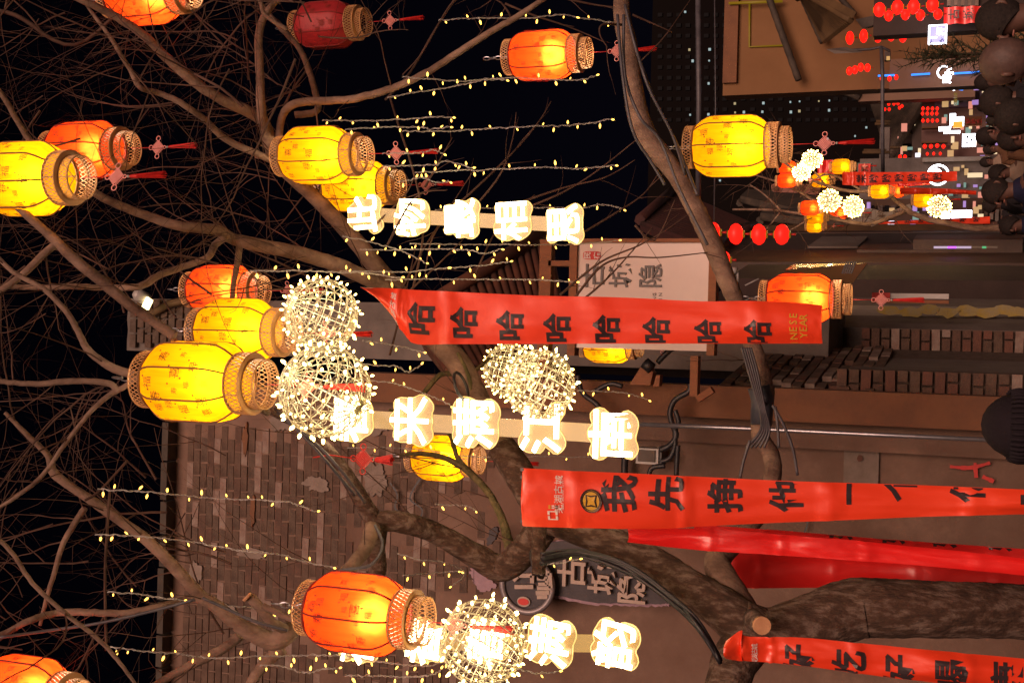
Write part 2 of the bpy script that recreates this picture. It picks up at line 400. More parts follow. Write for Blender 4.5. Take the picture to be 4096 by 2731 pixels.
# light patched panel at the foot of the wall, red daubs on it
q = MB(); z0, z1 = Zo(3530, W1Y), Zo(3390, W1Y)
q.grid(lambda u, v: (Xo(2010, W1Y, 3400)+(Xo(1690, W1Y, 3400)-Xo(2010, W1Y, 3400))*u, W1Y-.035+.005*noise.noise(Vector((u*6, v*4, 0))), z0+(z1-z0)*v), 8, 6)
child('pale_patch', q, MT['plaster_pale'], B1)
for (px, py, a_, b_) in ((3435,1700,14,10),(3440,1830,13,15),(3425,1705,10,8)):
    q = MB(); c_ = Y(px, py, W1Y-.05); n_ = 9
    q.face(tuple(range(n_)))
    q.v = [(c_.x+pxm(W1Y)*b_*R.uniform(.7,1.1)*math.cos(2*PI*j/n_), W1Y-.05, c_.z+pxm(W1Y)*a_*R.uniform(.7,1.1)*math.sin(2*PI*j/n_)) for j in range(n_)]
    child('brick_showing', q, MT['brick'], B1)
_sk = [0]
def stroke(parent, name, pts, m, wdt, yy):
    _sk[0] += 1; yy -= .003*_sk[0]; q = MB(); pp = smooth_line([list(Y(x, y, yy)) for x, y in pts], 5)
    for a_, b_ in zip(pp[:-1], pp[1:]):
        a_, b_ = Vector(a_), Vector(b_); t_ = (b_-a_).normalized(); nrm = Vector((t_.z, 0, -t_.x))*wdt/2*R.uniform(.6,1.1)
        e_ = Vector((0, -.0004*len(q.f), 0)); q.quad(a_-nrm+e_, b_-nrm+e_, b_+nrm+e_, a_+nrm+e_)
    return child(name, q, m, parent)
for pts in ([(3850,1730),(3870,1800),(3900,1790),(3915,1760)], [(4010,1740),(4020,1800),(4060,1830),(4090,1800)], [(3800,1865),(3880,1870),(3960,1850)], [(3900,1850),(3905,1910)], [(3930,1905),(3975,1925)]):
    stroke(B1, 'red_paint_mark', pts, MT['seal'], .035, W1Y-.045)
for pts in ([(2480,2010),(2560,2060),(2590,2150)], [(3190,2030),(3230,2090),(3200,2160)], [(1690,1900),(1640,1990),(1690,2040),(1660,2110)], [(1560,1930),(1590,1980),(1580,2030),(1620,2060)], [(2930,2560),(2990,2600),(3010,2700)]):
    stroke(B1, 'wall_crack', pts, MT['rubber'], .018, W1Y-.035)

# ---- brick piers and receding front of the old house next door
B2 = thing('old_brick_house', 'low old house of limed red brick with pale plaster strips beside the street corner', 'building', (0, 12, 0))
def pier(y0, y1, yy, xtop, deep, pitch):
    x0, x1 = Xo(y0, yy, 3600), Xo(y1, yy, 3600); zt = Zo(xtop, yy, y0)
    q = MB(); wallbox(q, min(x0,x1)+.01, max(x0,x1)-.01, yy+.02, yy+deep, 0, zt); child('pier_core', q, MT['mortar'], B2)
    z = 0; i = 0
    wv = abs(x1-x0); xs = min(x0, x1)
    zbot = Zo(4096, yy)-.3
    z = max(0, zbot)
    while z < zt-.02:
        cuts = [0, 1] if i % 2 else [0, R.uniform(.4,.6), 1]
        for a_, b_ in zip(cuts[:-1], cuts[1:]):
            q = MB(); w_ = wv*(b_-a_)-.018
            q.box((xs+wv*(a_+b_)/2, yy-.015+R.uniform(-.012,.012), z+pitch/2), w_, .09, pitch-.02, rot=Matrix.Rotation(R.uniform(-.03,.03), 3, 'Y'))
            child('brick', q, MT[R.choice(('brick','brick_worn','brick_dark','brick_worn','brick_pale'))], B2)
        z += pitch; i += 1
pier(1582, 1478, 10.9, 3345, 1.0, .098)
pier(1402, 1312, 13.4, 3455, 1.0, .098)
# receding wall between
A = Vector((Xo(1562, 10.8, 3100), 10.8, 0)); Bq = Vector((Xo(1385, 13.3, 3100), 13.3, 0)); zt = Zo(2860, 10.8, 1540)
tt = (Bq-A); L_ = tt.length; tn = tt.normalized(); nn = Vector((tn.y, -tn.x, 0))
q = MB(); q.hexa([A, Bq, Bq-nn*.4, A-nn*.4, A+Vector((0,0,zt)), Bq+Vector((0,0,zt)), Bq-nn*.4+Vector((0,0,zt)), A-nn*.4+Vector((0,0,zt))]); child('side_wall', q, MT['mortar'], B2)
zz = Zo(3480, 10.8); i = 0
while zz < zt-.05:
    s_ = (i % 2)*.13
    while s_ < L_-.26:
        if R.random() > .12:
            q = MB(); c_ = A+tn*(s_+.13)+nn*(.012+R.uniform(-.01,.012))+Vector((0,0,zz))
            q.box((0,0,0), .245, .06, .082, rot=Matrix.Rotation(math.atan2(tn.y, tn.x), 3, 'Z'))
            obj('brick', q.mesh('brick', MT[R.choice(('brick','brick_worn','brick_pale','brick_dark','brick_dark'))]), B2, c_-Vector(B2.location))
        s_ += .26
    zz += .1; i += 1
def slab(parent, name, y0, y1, ya, yb, xtop, m, xbot=4400, push=0):
    """upright wall strip between picture rows y0 and y1, from depth ya to yb"""
    a_ = Vector((Xo(y0, ya, 3500), ya, 0)); b_ = Vector((Xo(y1, yb, 3500), yb, 0)); zt_ = Zo(xtop, (ya+yb)/2, (y0+y1)/2)
    zb = 0 if xbot > 4096 else Zo(xbot, ya)
    q = MB(); t_ = (b_-a_).normalized(); n_ = Vector((t_.y, -t_.x, 0)); bk = -n_*.3
    Zt, Zb = Vector((0,0,zt_)), Vector((0,0,zb))
    q.hexa([a_+Zb, b_+Zb, b_+bk+Zb, a_+bk+Zb, a_+Zt, b_+Zt, b_+bk+Zt, a_+bk+Zt]); return child(name, q, m, parent)
slab(B2, 'grey_render', 1482, 1400, 11.6, 13.5, 3430, MT['greywall'])
slab(B2, 'grey_render', 1312, 1262, 13.8, 14.6, 3330, MT['greywall'])
slab(B2, 'limewashed_strip', 1268, 1222, 14.5, 15.6, 3300, MT['whitewall'])
q = MB()     # flaking yellow paint on the strip
for (px, py) in ((3560,1243),(3640,1248),(3710,1240),(3790,1250),(3870,1242),(3940,1250),(4010,1240),(4070,1246)):
    yk = 14.40+.006*(px % 7); c_ = Y(px, py, yk); n0 = len(q.v); n_ = 12
    for j in range(n_):
        an = 2*PI*j/n_; rr = R.uniform(.7,1.25)
        q.v.append((c_.x+.055*rr*math.sin(an), yk+.004*(len(q.f) % 3), c_.z+.14*rr*math.cos(an)))
    q.face(tuple(range(n0, n0+n_)))
child('yellow_paint', q, MT['yellowpaint'], B2)
slab(B2, 'grey_render', 1224, 1190, 15.7, 16.6, 3000, MT['greywall'])
for (y0, y1, xt) in ((1192,1120,2960),(1118,1060,2950)):
    slab(B2, 'dark_shutter', y0, y1, 16.8, 18.5, xt, MT['darkwall'])
slab(B2, 'upper_wall', 1300, 1100, 15.2, 18.6, 2860, MT['darkwall'], xbot=3330)
q = MB(); wallbox(q, Xo(1270,14,3400), Xo(1200,14,3400), 13.7, 14.2, Zo(3330,14), Zo(3180,14)); child('stone_ledge', q, MT['greywall'], B2)

# ---- dark shop house further on, its lit corner post
B3 = thing('dark_shop_house', 'dark timber shop house with a red tiled roof beyond the brick house', 'building', (2, 22, 0))
slab(B3, 'wall', 1062, 925, 19, 26, 2880, MT['darkwall'])
slab(B3, 'timber_band', 1050, 1000, 18.9, 21, 2900, MT['wood_dark'])
slab(B3, 'plaster_panel', 985, 945, 22, 24, 3260, MT['greywall'], xbot=3420)
slab(B3, 'timber_band', 930, 922, 25.5, 26.2, 2870, MT['wood_dark'])
slab(B3, 'corner_post', 922, 898, 26.2, 26.6, 2890, MT['tile_gold'])  # ochre colour stands in for the light falling on the post
for (y0, y1, x0, x1) in ((1040,1020,3440,3700),(1000,975,3440,3800),(960,940,3660,4080)):
    slab(B3, 'shutter_board', y0, y1, 20.5, 21.5, x0, MT['wood_dark'], xbot=x1)
# tiled roof rising to the left, tile rolls as pieces
def roof(parent, p00, p10, p11, p01, n, m, rad=.07, name='roof_slab', tile='tile_roll'):
    """p00-p10 the ridge, p01-p11 the eave"""
    p00, p10, p11, p01 = [Vector(p) for p in (p00, p10, p11, p01)]
    q = MB(); nr = (p10-p00).cross(p01-p00).normalized(); nr = nr if nr.z > 0 else -nr
    q.hexa([p00-nr*.12, p10-nr*.12, p11-nr*.12, p01-nr*.12, p00, p10, p11, p01]); child(name, q, m, parent)
    for i in range(n):
        t_ = (i+.5)/n; a_ = p00.lerp(p10, t_)+nr*.02; b_ = p01.lerp(p11, t_)+nr*.02
        q = MB(); pts = [a_.lerp(b_, k/6)+nr*(.01*(k % 2)) for k in range(7)]; q.tube(pts, rad, 6); child(tile, q, m, parent)
    q = MB(); q.tube([p00+nr*.1, p10+nr*.1], .11, 6); child('ridge', q, m, parent)
roof(B3, Y(2560,900,24), Y(2700,770,30), Y(3010,905,27), Y(2860,1015,20), 22, MT['tile_red'], .06)
q = MB(); q.tube([Y(2850,1020,20), Y(2880,960,22), Y(2960,915,26), Y(3020,905,27)], .12, 6); child('eave_beam', q, MT['wood_dark'], B3)

# low tiled lean-to behind the near trunk, its rafters lit
B4 = thing('tiled_lean_to', 'rust brown slatted lean-to roof behind the upper tree limbs and white signboard', 'roof', (0, 14, 4))
p00, p10, p11, p01 = Y(1640,1310,13), Y(2200,955,15), Y(2280,1420,13), Y(1790,1500,11.2)
roof(B4, p00, p10, p11, p01, 20, surf('rust_rafters', (.11,.034,.015), (.055,.016,.01), 5, .8, .4, 20), .05, tile='rafter')
q = MB(); wallbox(q, p01.x, Xo(1370,13,2300), 13.6, 14.4, 0, Zo(2250,13.6)); child('wall', q, MT['darkwall'], B4)
q = MB(); q.tube([Y(1780,1500,11.1), Y(2300,1500,11.6)], .07, 6); child('fascia', q, MT['pilaster'], B4)

# gable end rising behind the yellow lanterns
B5 = thing('gable_tower', 'weathered brick gable end with a lit coping rising behind the yellow lanterns', 'building', (-.5, 12.5, 0))
q = MB(); a0 = Xo(1405, 12.5, 620); a1 = Xo(1195, 12.5, 620); zt5 = Zo(510, 12.5, 1300)
q.grid(lambda u, v: (a0+(a1-a0)*u, 12.5+.02*noise.noise(Vector((u*4, v*14, 0))), 3+(zt5-3)*v), 10, 40); wallbox(q, a0, a1, 12.53, 14, 3, zt5-.02)
child('gable_wall', q, MT['greywall'], B5)
for i in range(14):
    for j in range(3):
        q = MB(); q.box((a0+.12+j*.18+(i % 2)*.06, 12.47, zt5-.12-i*.11), .16, .05, .085); child('brick', q, MT[R.choice(('brick_dark','mortar'))], B5)
q = MB(); q.tube([Y(565,1185,12.4), Y(560,1240,12.4), Y(600,1260,12.4), Y(680,1215,12.4), Y(800,1190,12.4)], .05, 6); child('coping', q, MT['tile_gold'], B5)
FL = thing('floodlight', 'small lit floodlight fixed on top of the gable behind the branches', 'floodlight', Y(590,1200,12.2)); FL.scale = (.7,.7,.7)
q = MB(); q.lathe([(0,-.02),(.09,-.02),(.11,.05),(.1,.2),(.05,.26),(0,.26)], 12); q.build('housing', MT['whiteplastic'], FL, rot=(math.radians(60),0,math.radians(30)))
q = MB(); q.box((-.06,-.13,-.1), .18, .05, .12, rot=Matrix.Rotation(.5,3,'Y')); q.build('lens', MT['lamp_warm'], FL)

# ---- right side of the street (top of the picture): tall rendered house
B6 = thing('tall_rendered_house', 'tall beige rendered house with stepped roof ridges at the right side of the street', 'building', (6, 28, 0))
YR = 28
def fr(mb, x0, x1, y0, y1, yy, dep=.3):   # upright slab seen between picture columns x0..x1 and rows y0..y1
    a_ = Y(x0, y0, yy); b_ = Y(x1, y1, yy)
    wallbox(mb, min(a_.x,b_.x), max(a_.x,b_.x), yy, yy+dep, min(a_.z,b_.z), max(a_.z,b_.z))
q = MB(); fr(q, 2905, 4300, -150, 322, YR, .5); child('wall', q, MT['beige'], B6)
q = MB(); fr(q, 2903, 2945, -150, 330, YR-.12, .1); child('cornice', q, MT['pilaster'], B6)
q = MB(); fr(q, 3560, 4300, 238, 326, YR-.1, .08); child('pale_plinth', q, MT['beige2'], B6)
for (x0,y0,x1,y1,wd) in ((3075,-10,3195,322,.075),(3200,-30,3292,172,.07),(3350,-20,3420,60,.06)):
    q = MB(); pts = [Y(x0+(x1-x0)*k/14, y0+(y1-y0)*k/14, YR-.35) for k in range(15)]; q.tube(pts, [wd*(.95+.1*(k % 2)) for k in range(15)], 8)
    child('roof_ridge', q, MT['tile'], B6)
roof(B6, Y(3170,-60,24), Y(3205,-30,27), Y(3300,165,26), Y(3410,75,22), 18, MT['tile_gold'], .06)
for (xa_, ya_, xb_, yb_, xc_, yc_, xd_, yd_) in ((3425,50,3480,38,3530,62,3455,88),(3305,172,3360,165,3430,185,3340,190)):
    q = MB(); P4 = [Y(xa_,ya_,23.5), Y(xb_,yb_,23), Y(xc_,yc_,22.6), Y(xd_,yd_,23.2)]
    q.hexa([p+Vector((0,.5,-.06)) for p in P4]+[p+Vector((0,.5,.06)) for p in P4]); child('eave_tip', q, MT['greywall'], B6)
def ledline(parent, pts, m, yy, rad=.03, name='led_strip'):
    q = MB(); q.tube([Y(x, y, yy) for x, y in pts], rad, 6); return child(name, q, m, parent)
ledline(B6, [(2998,14),(2997,188),(3140,182)], MT['ledyellow'], YR-.06, .02)
ledline(B6, [(2915,14),(3130,6)], MT['ledyellow'], YR-.2, .03)
for (a_, b_) in ((3512,3578),(3645,3720),(3816,3960)):
    ledline(B6, [(a_,304-(a_-3512)*.03),(b_,304-(b_-3512)*.04)], MT['ledblue'], YR-.2, .02)
# upper awning with tile, cloth band and boards above the street (top edge)
B7 = thing('awning_shop', 'shop front with striped awning boards and red valance at the top edge of the picture', 'shop', (5, 20, 0))
q = MB(); fr(q, 3500, 4300, -140, 98, 21, .3); child('wall', q, MT['darkwall'], B7)
for i in range(9):
    q = MB(); fr(q, 3790+i*14, 3802+i*14, -60, 22+(i % 2)*4, 20.9, .06); child('awning_board', q, MT[('plaster_pale','greywall')[i % 2]], B7)
q = MB(); q.grid(lambda u, v: Y(3775+310*u, 30+68*v-12*u, 20.7)+Vector((0,.03*math.sin(u*30),0)), 24, 2); child('red_valance', q, MT['banner2'], B7)
for i, ch in enumerate('古城小吃'):
    q = MB(); me = glyph(ch, .02); c_ = Y(3815+i*60, 58-i*3, 20.6)
    q.add_mesh(me, lambda v: c_+Vector((v.x*.17, 0, v.y*.17))); child('character', q, MT['ink'], B7)

# distant row across the end of the street
B8 = thing('eaves_house', 'small cream walled house with a curved tiled eave below the blue light strip', 'building', (8, 44, 0))
q = MB(); fr(q, 3435, 3900, 326, 388, 40, .5); child('wall', q, MT['beige2'], B8)
roof(B8, Y(3100,300,42), Y(3105,330,44), Y(3490,352,42), Y(3420,330,39), 16, MT['tile'], .1)
q = MB(); q.tube([Y(3110,338,41), Y(3250,345,41), Y(3400,372,40), Y(3440,392,40)], .13, 6); child('eave_beam', q, MT['tile'], B8)
for (px, py) in ((3322,331),(3335,333),(3348,330),(3398,338),(3416,345)):
    q = MB(); c_ = Y(px, py, 40.6); q.lathe([(0,-.09),(.08,-.04),(.08,.04),(0,.09)], 8, c=c_); child('eave_bulb', q, MT['lamp_warm'], B8)
B9 = thing('timber_pavilion', 'dark timber pavilion with gilt pillars and a swept roof in the distance', 'building', (6, 45, 0))
q = MB(); fr(q, 3560, 4300, 410, 660, 47, 3); child('wall', q, MT['darkwall'], B9)
roof(B9, Y(3480,380,46), Y(3540,330,46), Y(3700,410,43), Y(3560,640,43), 22, MT['tile'], .1)
for py in (430, 455, 520, 590, 640):
    q = MB(); a_ = Y(3575, py, 44.5); b_ = Y(3690, py, 44.5); q.tube([a_, b_], .13, 8); child('pillar', q, MT['tile_gold'], B9)
q = MB(); a_, b_ = Y(3680,405,43.5), Y(3680,660,43.5); q.bar(a_, b_, .25, .5); child('lintel', q, MT['wood_dark'], B9)
B10 = thing('lit_shop_row', 'row of brightly lit shops hung with small red lanterns at the far end', 'shop', (8, 42, 0))
q = MB(); fr(q, 3690, 4300, 385, 640, 41.5, .5); child('wall', q, surf('shop_wall', (.15,.085,.065), (.1,.05,.045), .5, .8, .1), B10)
q = MB(); fr(q, 3740, 4300, 340, 410, 41.3, .2); child('violet_board', q, surf('violet_board', (.14,.08,.14), (.1,.06,.1), .6, .6, .1, stretch=(6,1,1)), B10)
for i in range(10):
    q = MB(); fr(q, 3760+i*16, 3773+i*16, 348, 408, 41.2, .08); child('board', q, MT[('greywall','darkwall')[i % 2]], B10)
for (x0,x1,y0,y1) in ((3686,3760,508,512),(3686,3790,566,570),(3686,3770,630,634),(3686,3700,470,474)):
    q = MB(); fr(q, x0, x1, y0, y1, 41, .3); child('ledge', q, MT['tile_gold'], B10)
B11 = thing('grey_facade', 'plain grey facade with a glowing round emblem at the end of the street', 'building', (4, 38, 0))
q = MB(); fr(q, 3440, 4300, 636, 820, 39, 3); child('wall', q, MT['greywall'], B11)
q = MB(); fr(q, 3520, 3556, 510, 640, 39.5, .4); child('balcony_wall', q, MT['greywall'], B11)
for (x0,x1,y) in ((3505,3562,486),(3500,3560,496),(3450,3560,610),(3455,3545,602),(3560,3600,590)):
    q = MB(); q.tube([Y(x0,y,38), Y(x1,y,38)], .045, 6); child('gilt_rail', q, MT['tile_gold'], B11)
q = MB(); fr(q, 3690, 3960, 632, 642, 38.8, .15); child('ledge', q, MT['whitewall'], B11)
B12 = thing('left_shop_terrace', 'brown tiled terrace of shops behind the far lanterns and light balls', 'building', (3, 34, 0))
q = MB(); fr(q, 3300, 4300, 800, 905, 36, 3); child('wall', q, surf('terrace_wall', (.09,.047,.028), (.055,.03,.02), .8, .9, .2), B12)
roof(B12, Y(2960,800,38), Y(2990,770,42), Y(3420,800,38), Y(3330,885,34), 26, MT['tile'], .08)
roof(B12, Y(3040,870,32), Y(3060,850,36), Y(3460,850,34), Y(3400,912,30), 22, MT['tile'], .07)
for i in range(8):
    q = MB(); fr(q, 3460+i*26, 3478+i*26, 822, 846, 35.8, .1); child('shop_pane', q, MT[('wood_dark','darkglass')[i % 2]], B12)
for i in range(7):
    q = MB(); fr(q, 3915+i*22, 3928+i*22, 838, 893, 35.7, .1); child('wall_board', q, MT[('greywall','wood_dark','plaster_pale')[i % 3]], B12)
# far tower block with lit windows
B13 = thing('tower_block', 'dark high-rise block with a few lit windows behind the street', 'building', (15, 150, 0))
q = MB(); fr(q, 2615, 4200, -120, 1050, 150, 20); child('facade', q, MT['tower'], B13)
win = MB(); fr(win, 0, 1, 0, 1, 150)
lit = {(2,3):.9,(2,5):.5,(2,7):.6,(4,6):.7,(4,7):1,(6,8):.4}
wpx = [(2757,200,1),(2838,198,.5),(2836,243,.9),(2834,335,.6),(2939,415,.8),(3053,413,.4),(3161,409,.9),(3198,406,.7),(3275,405,.4),(3317,403,.4),(2760,460,.9),(2833,458,.5),(2940,451,.9),(2975,450,.5),(3049,448,1),(3163,449,.9),(3197,445,.5),(3316,442,1),(2740,48,.8),(2879,722,.4),(3120,682,.9),(3465,510,.3),(3420,545,.6),(2770,245,.3),(3200,380,.5),(3310,556,.4)]
for i, (x, y, s_) in enumerate(wpx):
    q = MB(); hw_ = R.uniform(2.5,4.5); fr(q, x-hw_, x+hw_, y-hw_-R.uniform(0,2), y+hw_, 149.7, .2); child('lit_window', q, MT['win_cool' if i % 4 else 'win_warm'], B13)
for i in range(24):
    for j in range(11):
        x = 2640+i*37; y = 60+j*42+(i % 2)*0
        if any(abs(x-a_) < 18 and abs(y-b_) < 20 for a_, b_, _ in wpx): continue
        q = MB(); fr(q, x-9, x+9, y-7, y+7, 149.8, .1); child('window', q, MT['darkglass'], B13)
MT['pane'] = [glow('shop_pane_%d' % i, c, e, False) for i, (c, e) in enumerate((((1,.75,.45),.9),((.9,.85,1),1.3),((1,.35,.25),.7),((.6,.35,.9),.6),((1,.6,.25),.5),((.35,.7,.6),.35)))]  # glowing panes added over the shop fronts to brighten the far street
rr = random.Random(21)
for B_, yy, spots in ((B10, 40.9, [(rr.uniform(3775,3990), rr.uniform(392,632)) for _ in range(34)]), (B11, 38.7, [(rr.uniform(3790,3990), rr.uniform(650,800)) for _ in range(14)]), (B12, 35.5, [(rr.uniform(3420,3990), rr.uniform(815,897)) for _ in range(30)]), (B9, 43, [(rr.uniform(3600,3700), rr.uniform(480,640)) for _ in range(8)])):
    for x, y in spots:
        w_, h_ = rr.uniform(4,13), rr.uniform(4,16); q = MB(); fr(q, x-w_, x+w_, y-h_, y+h_, yy+rr.uniform(-.2,.15), .1); child('added_glow_pane', q, rr.choice(MT['pane']), B_)
for x, y, w_, h_ in ((3935,420,14,22),(3955,470,10,20),(3930,600,22,9),(3960,520,9,14),(3915,350,20,8),(3940,375,12,10),(3900,700,30,8),(3930,780,18,12)):
    q = MB(); fr(q, x-w_, x+w_, y-h_, y+h_, 38.4, .1); child('added_glow_pane', q, MT['pane'][(x//5) % 4], B11)

# overhead pipe, wires
q = MB(); q.tube([Y(2792,-60,15), Y(2796,420,15), Y(2792,860,15.4)], .035, 8); o = q.build('overhead_pipe', MT['cable']); tag(o, 'dark overhead conduit spanning the street in front of the tower block', 'pipe')
q = MB(); q.tube([Y(2858,-60,17), Y(2862,420,17), Y(2856,900,17)], .009, 5); o = q.build('overhead_wire', MT['cable']); tag(o, 'thin overhead wire spanning the street beside the conduit', 'wire')
LA = thing('street_lamp', 'thin dark lamp boom with a small box lantern across the far street', 'street lamp', Y(3530,188,24))
q = MB(); q.tube([Y(3525,188,24), Y(3530,300,24), Y(3530,560,24), Y(3532,700,24.5)], .035, 8); child('boom', q, MT['cable'], LA)
q = MB(); q.tube([Y(3378,202,24), Y(3480,198,24), Y(3525,188,24), Y(3560,205,24)], .025, 8); child('arm', q, MT['cable'], LA)
q = MB(); fr(q, 3538, 3560, 205, 240, 24, .15); child('lamp_box', q, MT['wood_dark'], LA)
q = MB(); fr(q, 3546, 3559, 226, 240, 23.95, .04); child('lens', q, glow('amber_lens', (.9,.5,.15), .6), LA)
# ------------------------------------------------------------------ the big bare tree
TB = D(3720, 2450, 6.2); TB.z = 0
TREE = thing('bare_tree', 'big old bare tree with rough bark, forked trunk and wide leafless limbs over the street', 'tree', TB)
LIMBS = []
def limb(name, pts, m='bark', n=8, seg=6, lump=.12, twigs=1.0, wig=.0):
    """pts: (px, py, depth, radius in px)"""
    P = []
    for p in pts:
        if len(p) == 4: x, y, d, r = p; q = D(x, y, d); P.append((q.x, q.y, q.z, r*pxm(d)))
        else: P.append(p[0])
    S_ = smooth_line(P, seg)
    L = [Vector(s[:3]) for s in S_]; rad = [max(.002, s[3]) for s in S_]
    for i in range(1, len(L)-1):
        j = min(rad[i]*.16, (L[i+1]-L[i]).length*.07); L[i] += Vector((R.uniform(-j,j), R.uniform(-j,j), R.uniform(-j,j)))
    q = MB(); q.tube(L, rad, n, lump=lump); o = child(name, q, MT[m], TREE)
    if twigs: LIMBS.append((L, rad, twigs))
    return o
ft = D(4096, 2490, 6.1); ftp = Vector((ft.x, ft.y, 0))
limb('trunk', [((ftp.x-.03, ftp.y, -.1, .26),), ((ftp.x, ftp.y, .5, .18),), (4300,2465,6.1,118), (4080,2445,6.1,110), (3800,2440,6.1,112), (3560,2430,6.15,118), (3430,2430,6.2,122), (3250,2490,6.2,112), (3080,2530,6.2,100), (2960,2500,6.2,100)], 'bark_rough', 36, 8, .17, 0)
limb('limb', [(3060,2560,6.2,95),(2930,2470,6.25,95),(2790,2370,6.35,82),(2640,2270,6.5,70),(2450,2170,6.6,66),(2280,2100,6.7,62),(2170,2050,6.8,62),(2080,1900,6.9,62),(2010,1790,7.0,58)], 'bark_rough', 14, 8, .2, 0)
limb('limb', [(3000,2560,6.2,95),(2940,2640,6.15,90),(2900,2760,6.1,88),(2840,2950,6.0,80)], 'bark_rough', 12, 8, .2, 0)
limb('limb', [(3000,2500,6.3,70),(2900,2330,6.4,62),(2870,2240,6.5,55),(2960,2150,6.6,40),(3060,2020,6.7,36),(3090,1900,6.7,36),(3085,1820,6.8,36),(3040,1740,6.8,34),(3050,1620,6.8,40),(3055,1540,6.8,38)], 'bark', 12, 8, .2, 0)
limb('limb', [(3055,1545,6.8,36),(3030,1440,6.8,34),(2975,1290,6.8,35),(2920,1150,6.8,36),(2850,980,6.8,38),(2780,830,6.8,38),(2690,680,6.8,39),(2590,555,6.8,44),(2550,450,6.8,42),(2530,330,6.8,38),(2515,200,6.8,38),(2490,80,6.8,34),(2480,-40,6.8,32),(2430,-260,6.8,30)], 'bark', 12, 8, .16, .25)
limb('limb', [(2010,1800,7.0,58),(1950,1680,7.1,52),(1850,1480,7.2,50),(1760,1370,7.3,48),(1640,1230,7.4,44),(1540,1110,7.5,40),(1410,950,7.5,34),(1280,810,7.5,30),(1180,720,7.5,27),(1115,650,7.5,26),(1070,560,7.5,22),(1045,430,7.4,19),(1040,300,7.4,17),(1035,150,7.4,16),(1060,60,7.4,14),(1130,-20,7.4,12)], 'bark', 12, 8, .14, .7)
limb('limb', [(1560,1160,7.4,26),(1470,1115,7.3,30),(1350,1060,7.2,30),(1180,1010,7.1,28),(1010,975,7.0,27),(930,955,7.0,24),(860,920,6.9,22),(720,905,6.8,20),(580,860,6.8,18),(430,800,6.7,17),(300,720,6.6,15),(140,590,6.5,13),(20,400,6.4,11),(-120,200,6.3,8)], 'bark', 10, 7, .12, 1.2)
limb('limb', [(1090,640,7.5,22),(1060,500,7.5,24),(980,440,7.4,23),(890,400,7.3,21),(780,330,7.2,20),(660,225,7.1,19),(560,130,7.0,18),(430,50,6.9,16),(280,-20,6.8,14),(60,-120,6.7,10)], 'bark', 10, 7, .12, 1.2)
limb('limb', [(1110,650,7.5,18),(1040,620,7.4,15),(900,555,7.3,14),(820,480,7.2,13),(720,410,7.1,13),(640,375,7.1,12),(560,350,7.0,11),(520,280,7.0,10),(440,150,6.9,9),(360,40,6.9,7),(300,-40,6.8,5)], 'bark', 8, 6, .1, 1.1)
limb('limb', [(1110,660,7.5,12),(1125,480,7.5,16),(1170,420,7.4,17),(1260,405,7.4,16),(1400,398,7.3,15),(1550,360,7.2,15),(1680,305,7.1,14),(1820,220,7.0,14),(1960,130,6.9,13),(2080,60,6.8,12),(2200,-20,6.7,9)], 'bark', 8, 7, .1, .8)
limb('limb', [(1500,2090,6.9,40),(1440,1990,6.9,34),(1360,1860,6.9,28),(1280,1770,6.9,24),(1180,1690,6.9,22),(1080,1640,6.8,18)], 'bark_rough', 10, 7, .15, .5)
limb('limb', [(2170,2110,6.8,62),(2090,2210,6.9,60),(2000,2270,7.0,58),(1900,2220,7.0,50),(1760,2140,7.0,44),(1620,2090,6.9,42),(1520,2090,6.9,44),(1500,2180,6.9,42),(1510,2280,6.9,38),(1470,2340,6.9,34)], 'bark_rough', 12, 8, .2, .3)
limb('limb', [(2160,2080,6.5,30),(2155,2170,6.4,28),(2155,2290,6.4,27)], 'bark_rough', 10, 6, .1, 0)
limb('limb', [(2040,2200,7.0,24),(2010,2080,7.0,18),(1960,1980,7.1,15),(1890,1900,7.2,14),(1800,1840,7.3,12),(1700,1815,7.3,10),(1600,1820,7.4,8)], 'moss', 8, 6, .14, .8)
limb('limb', [(1900,1905,7.2,12),(1830,1830,7.3,10),(1800,1740,7.4,8),(1740,1700,7.4,6)], 'moss', 6, 6, .1, .5)
limb('limb', [(1490,2110,6.8,34),(1450,2210,6.6,30),(1340,2330,6.4,28),(1230,2440,6.3,32),(1140,2540,6.2,42),(1080,2560,6.2,40),(960,2500,6.2,32),(860,2420,6.2,28),(800,2380,6.2,26),(700,2270,6.2,25),(600,2170,6.2,23),(480,2080,6.2,21),(380,2010,6.2,20),(290,1950,6.2,18),(215,1890,6.2,19),(190,1820,6.2,13),(110,1740,6.2,11),(20,1650,6.2,8)], 'bark', 10, 8, .13, 1.0)
limb('limb', [(810,2395,6.2,18),(740,2398,6.2,16),(640,2425,6.1,15),(500,2452,6.1,15),(360,2448,6.1,15),(230,2450,6.1,15),(120,2480,6.0,14),(20,2530,6.0,12),(-100,2570,5.9,8)], 'bark', 8, 7, .1, 1.2)
limb('limb', [(1130,2590,6.2,30),(1060,2650,6.2,26),(1000,2740,6.2,22),(960,2850,6.2,15)], 'bark', 8, 6, .13, .6)
limb('limb', [(960,2540,6.3,22),(880,2600,6.3,20),(760,2660,6.3,18),(620,2740,6.3,14),(500,2820,6.3,10)], 'bark', 8, 6, .13, 1)
limb('limb', [(1150,2520,6.2,22),(1090,2490,6.1,22),(1050,2440,6.1,22),(1000,2385,6.1,24)], 'bark', 8, 6, .13, 0)
limb('limb', [(1330,2530,6.0,10),(1180,2480,6.0,12),(1090,2440,6.0,14),(1050,2420,6.0,12)], 'bark', 8, 6, .1, .3)
q = MB(); q.tube([D(1003,2388,6.1)-Vector((0,.02,0)), D(994,2379,6.1)-Vector((0,.02,0))], .027, 10); child('cut_end', q, MT['cutwood'], TREE)
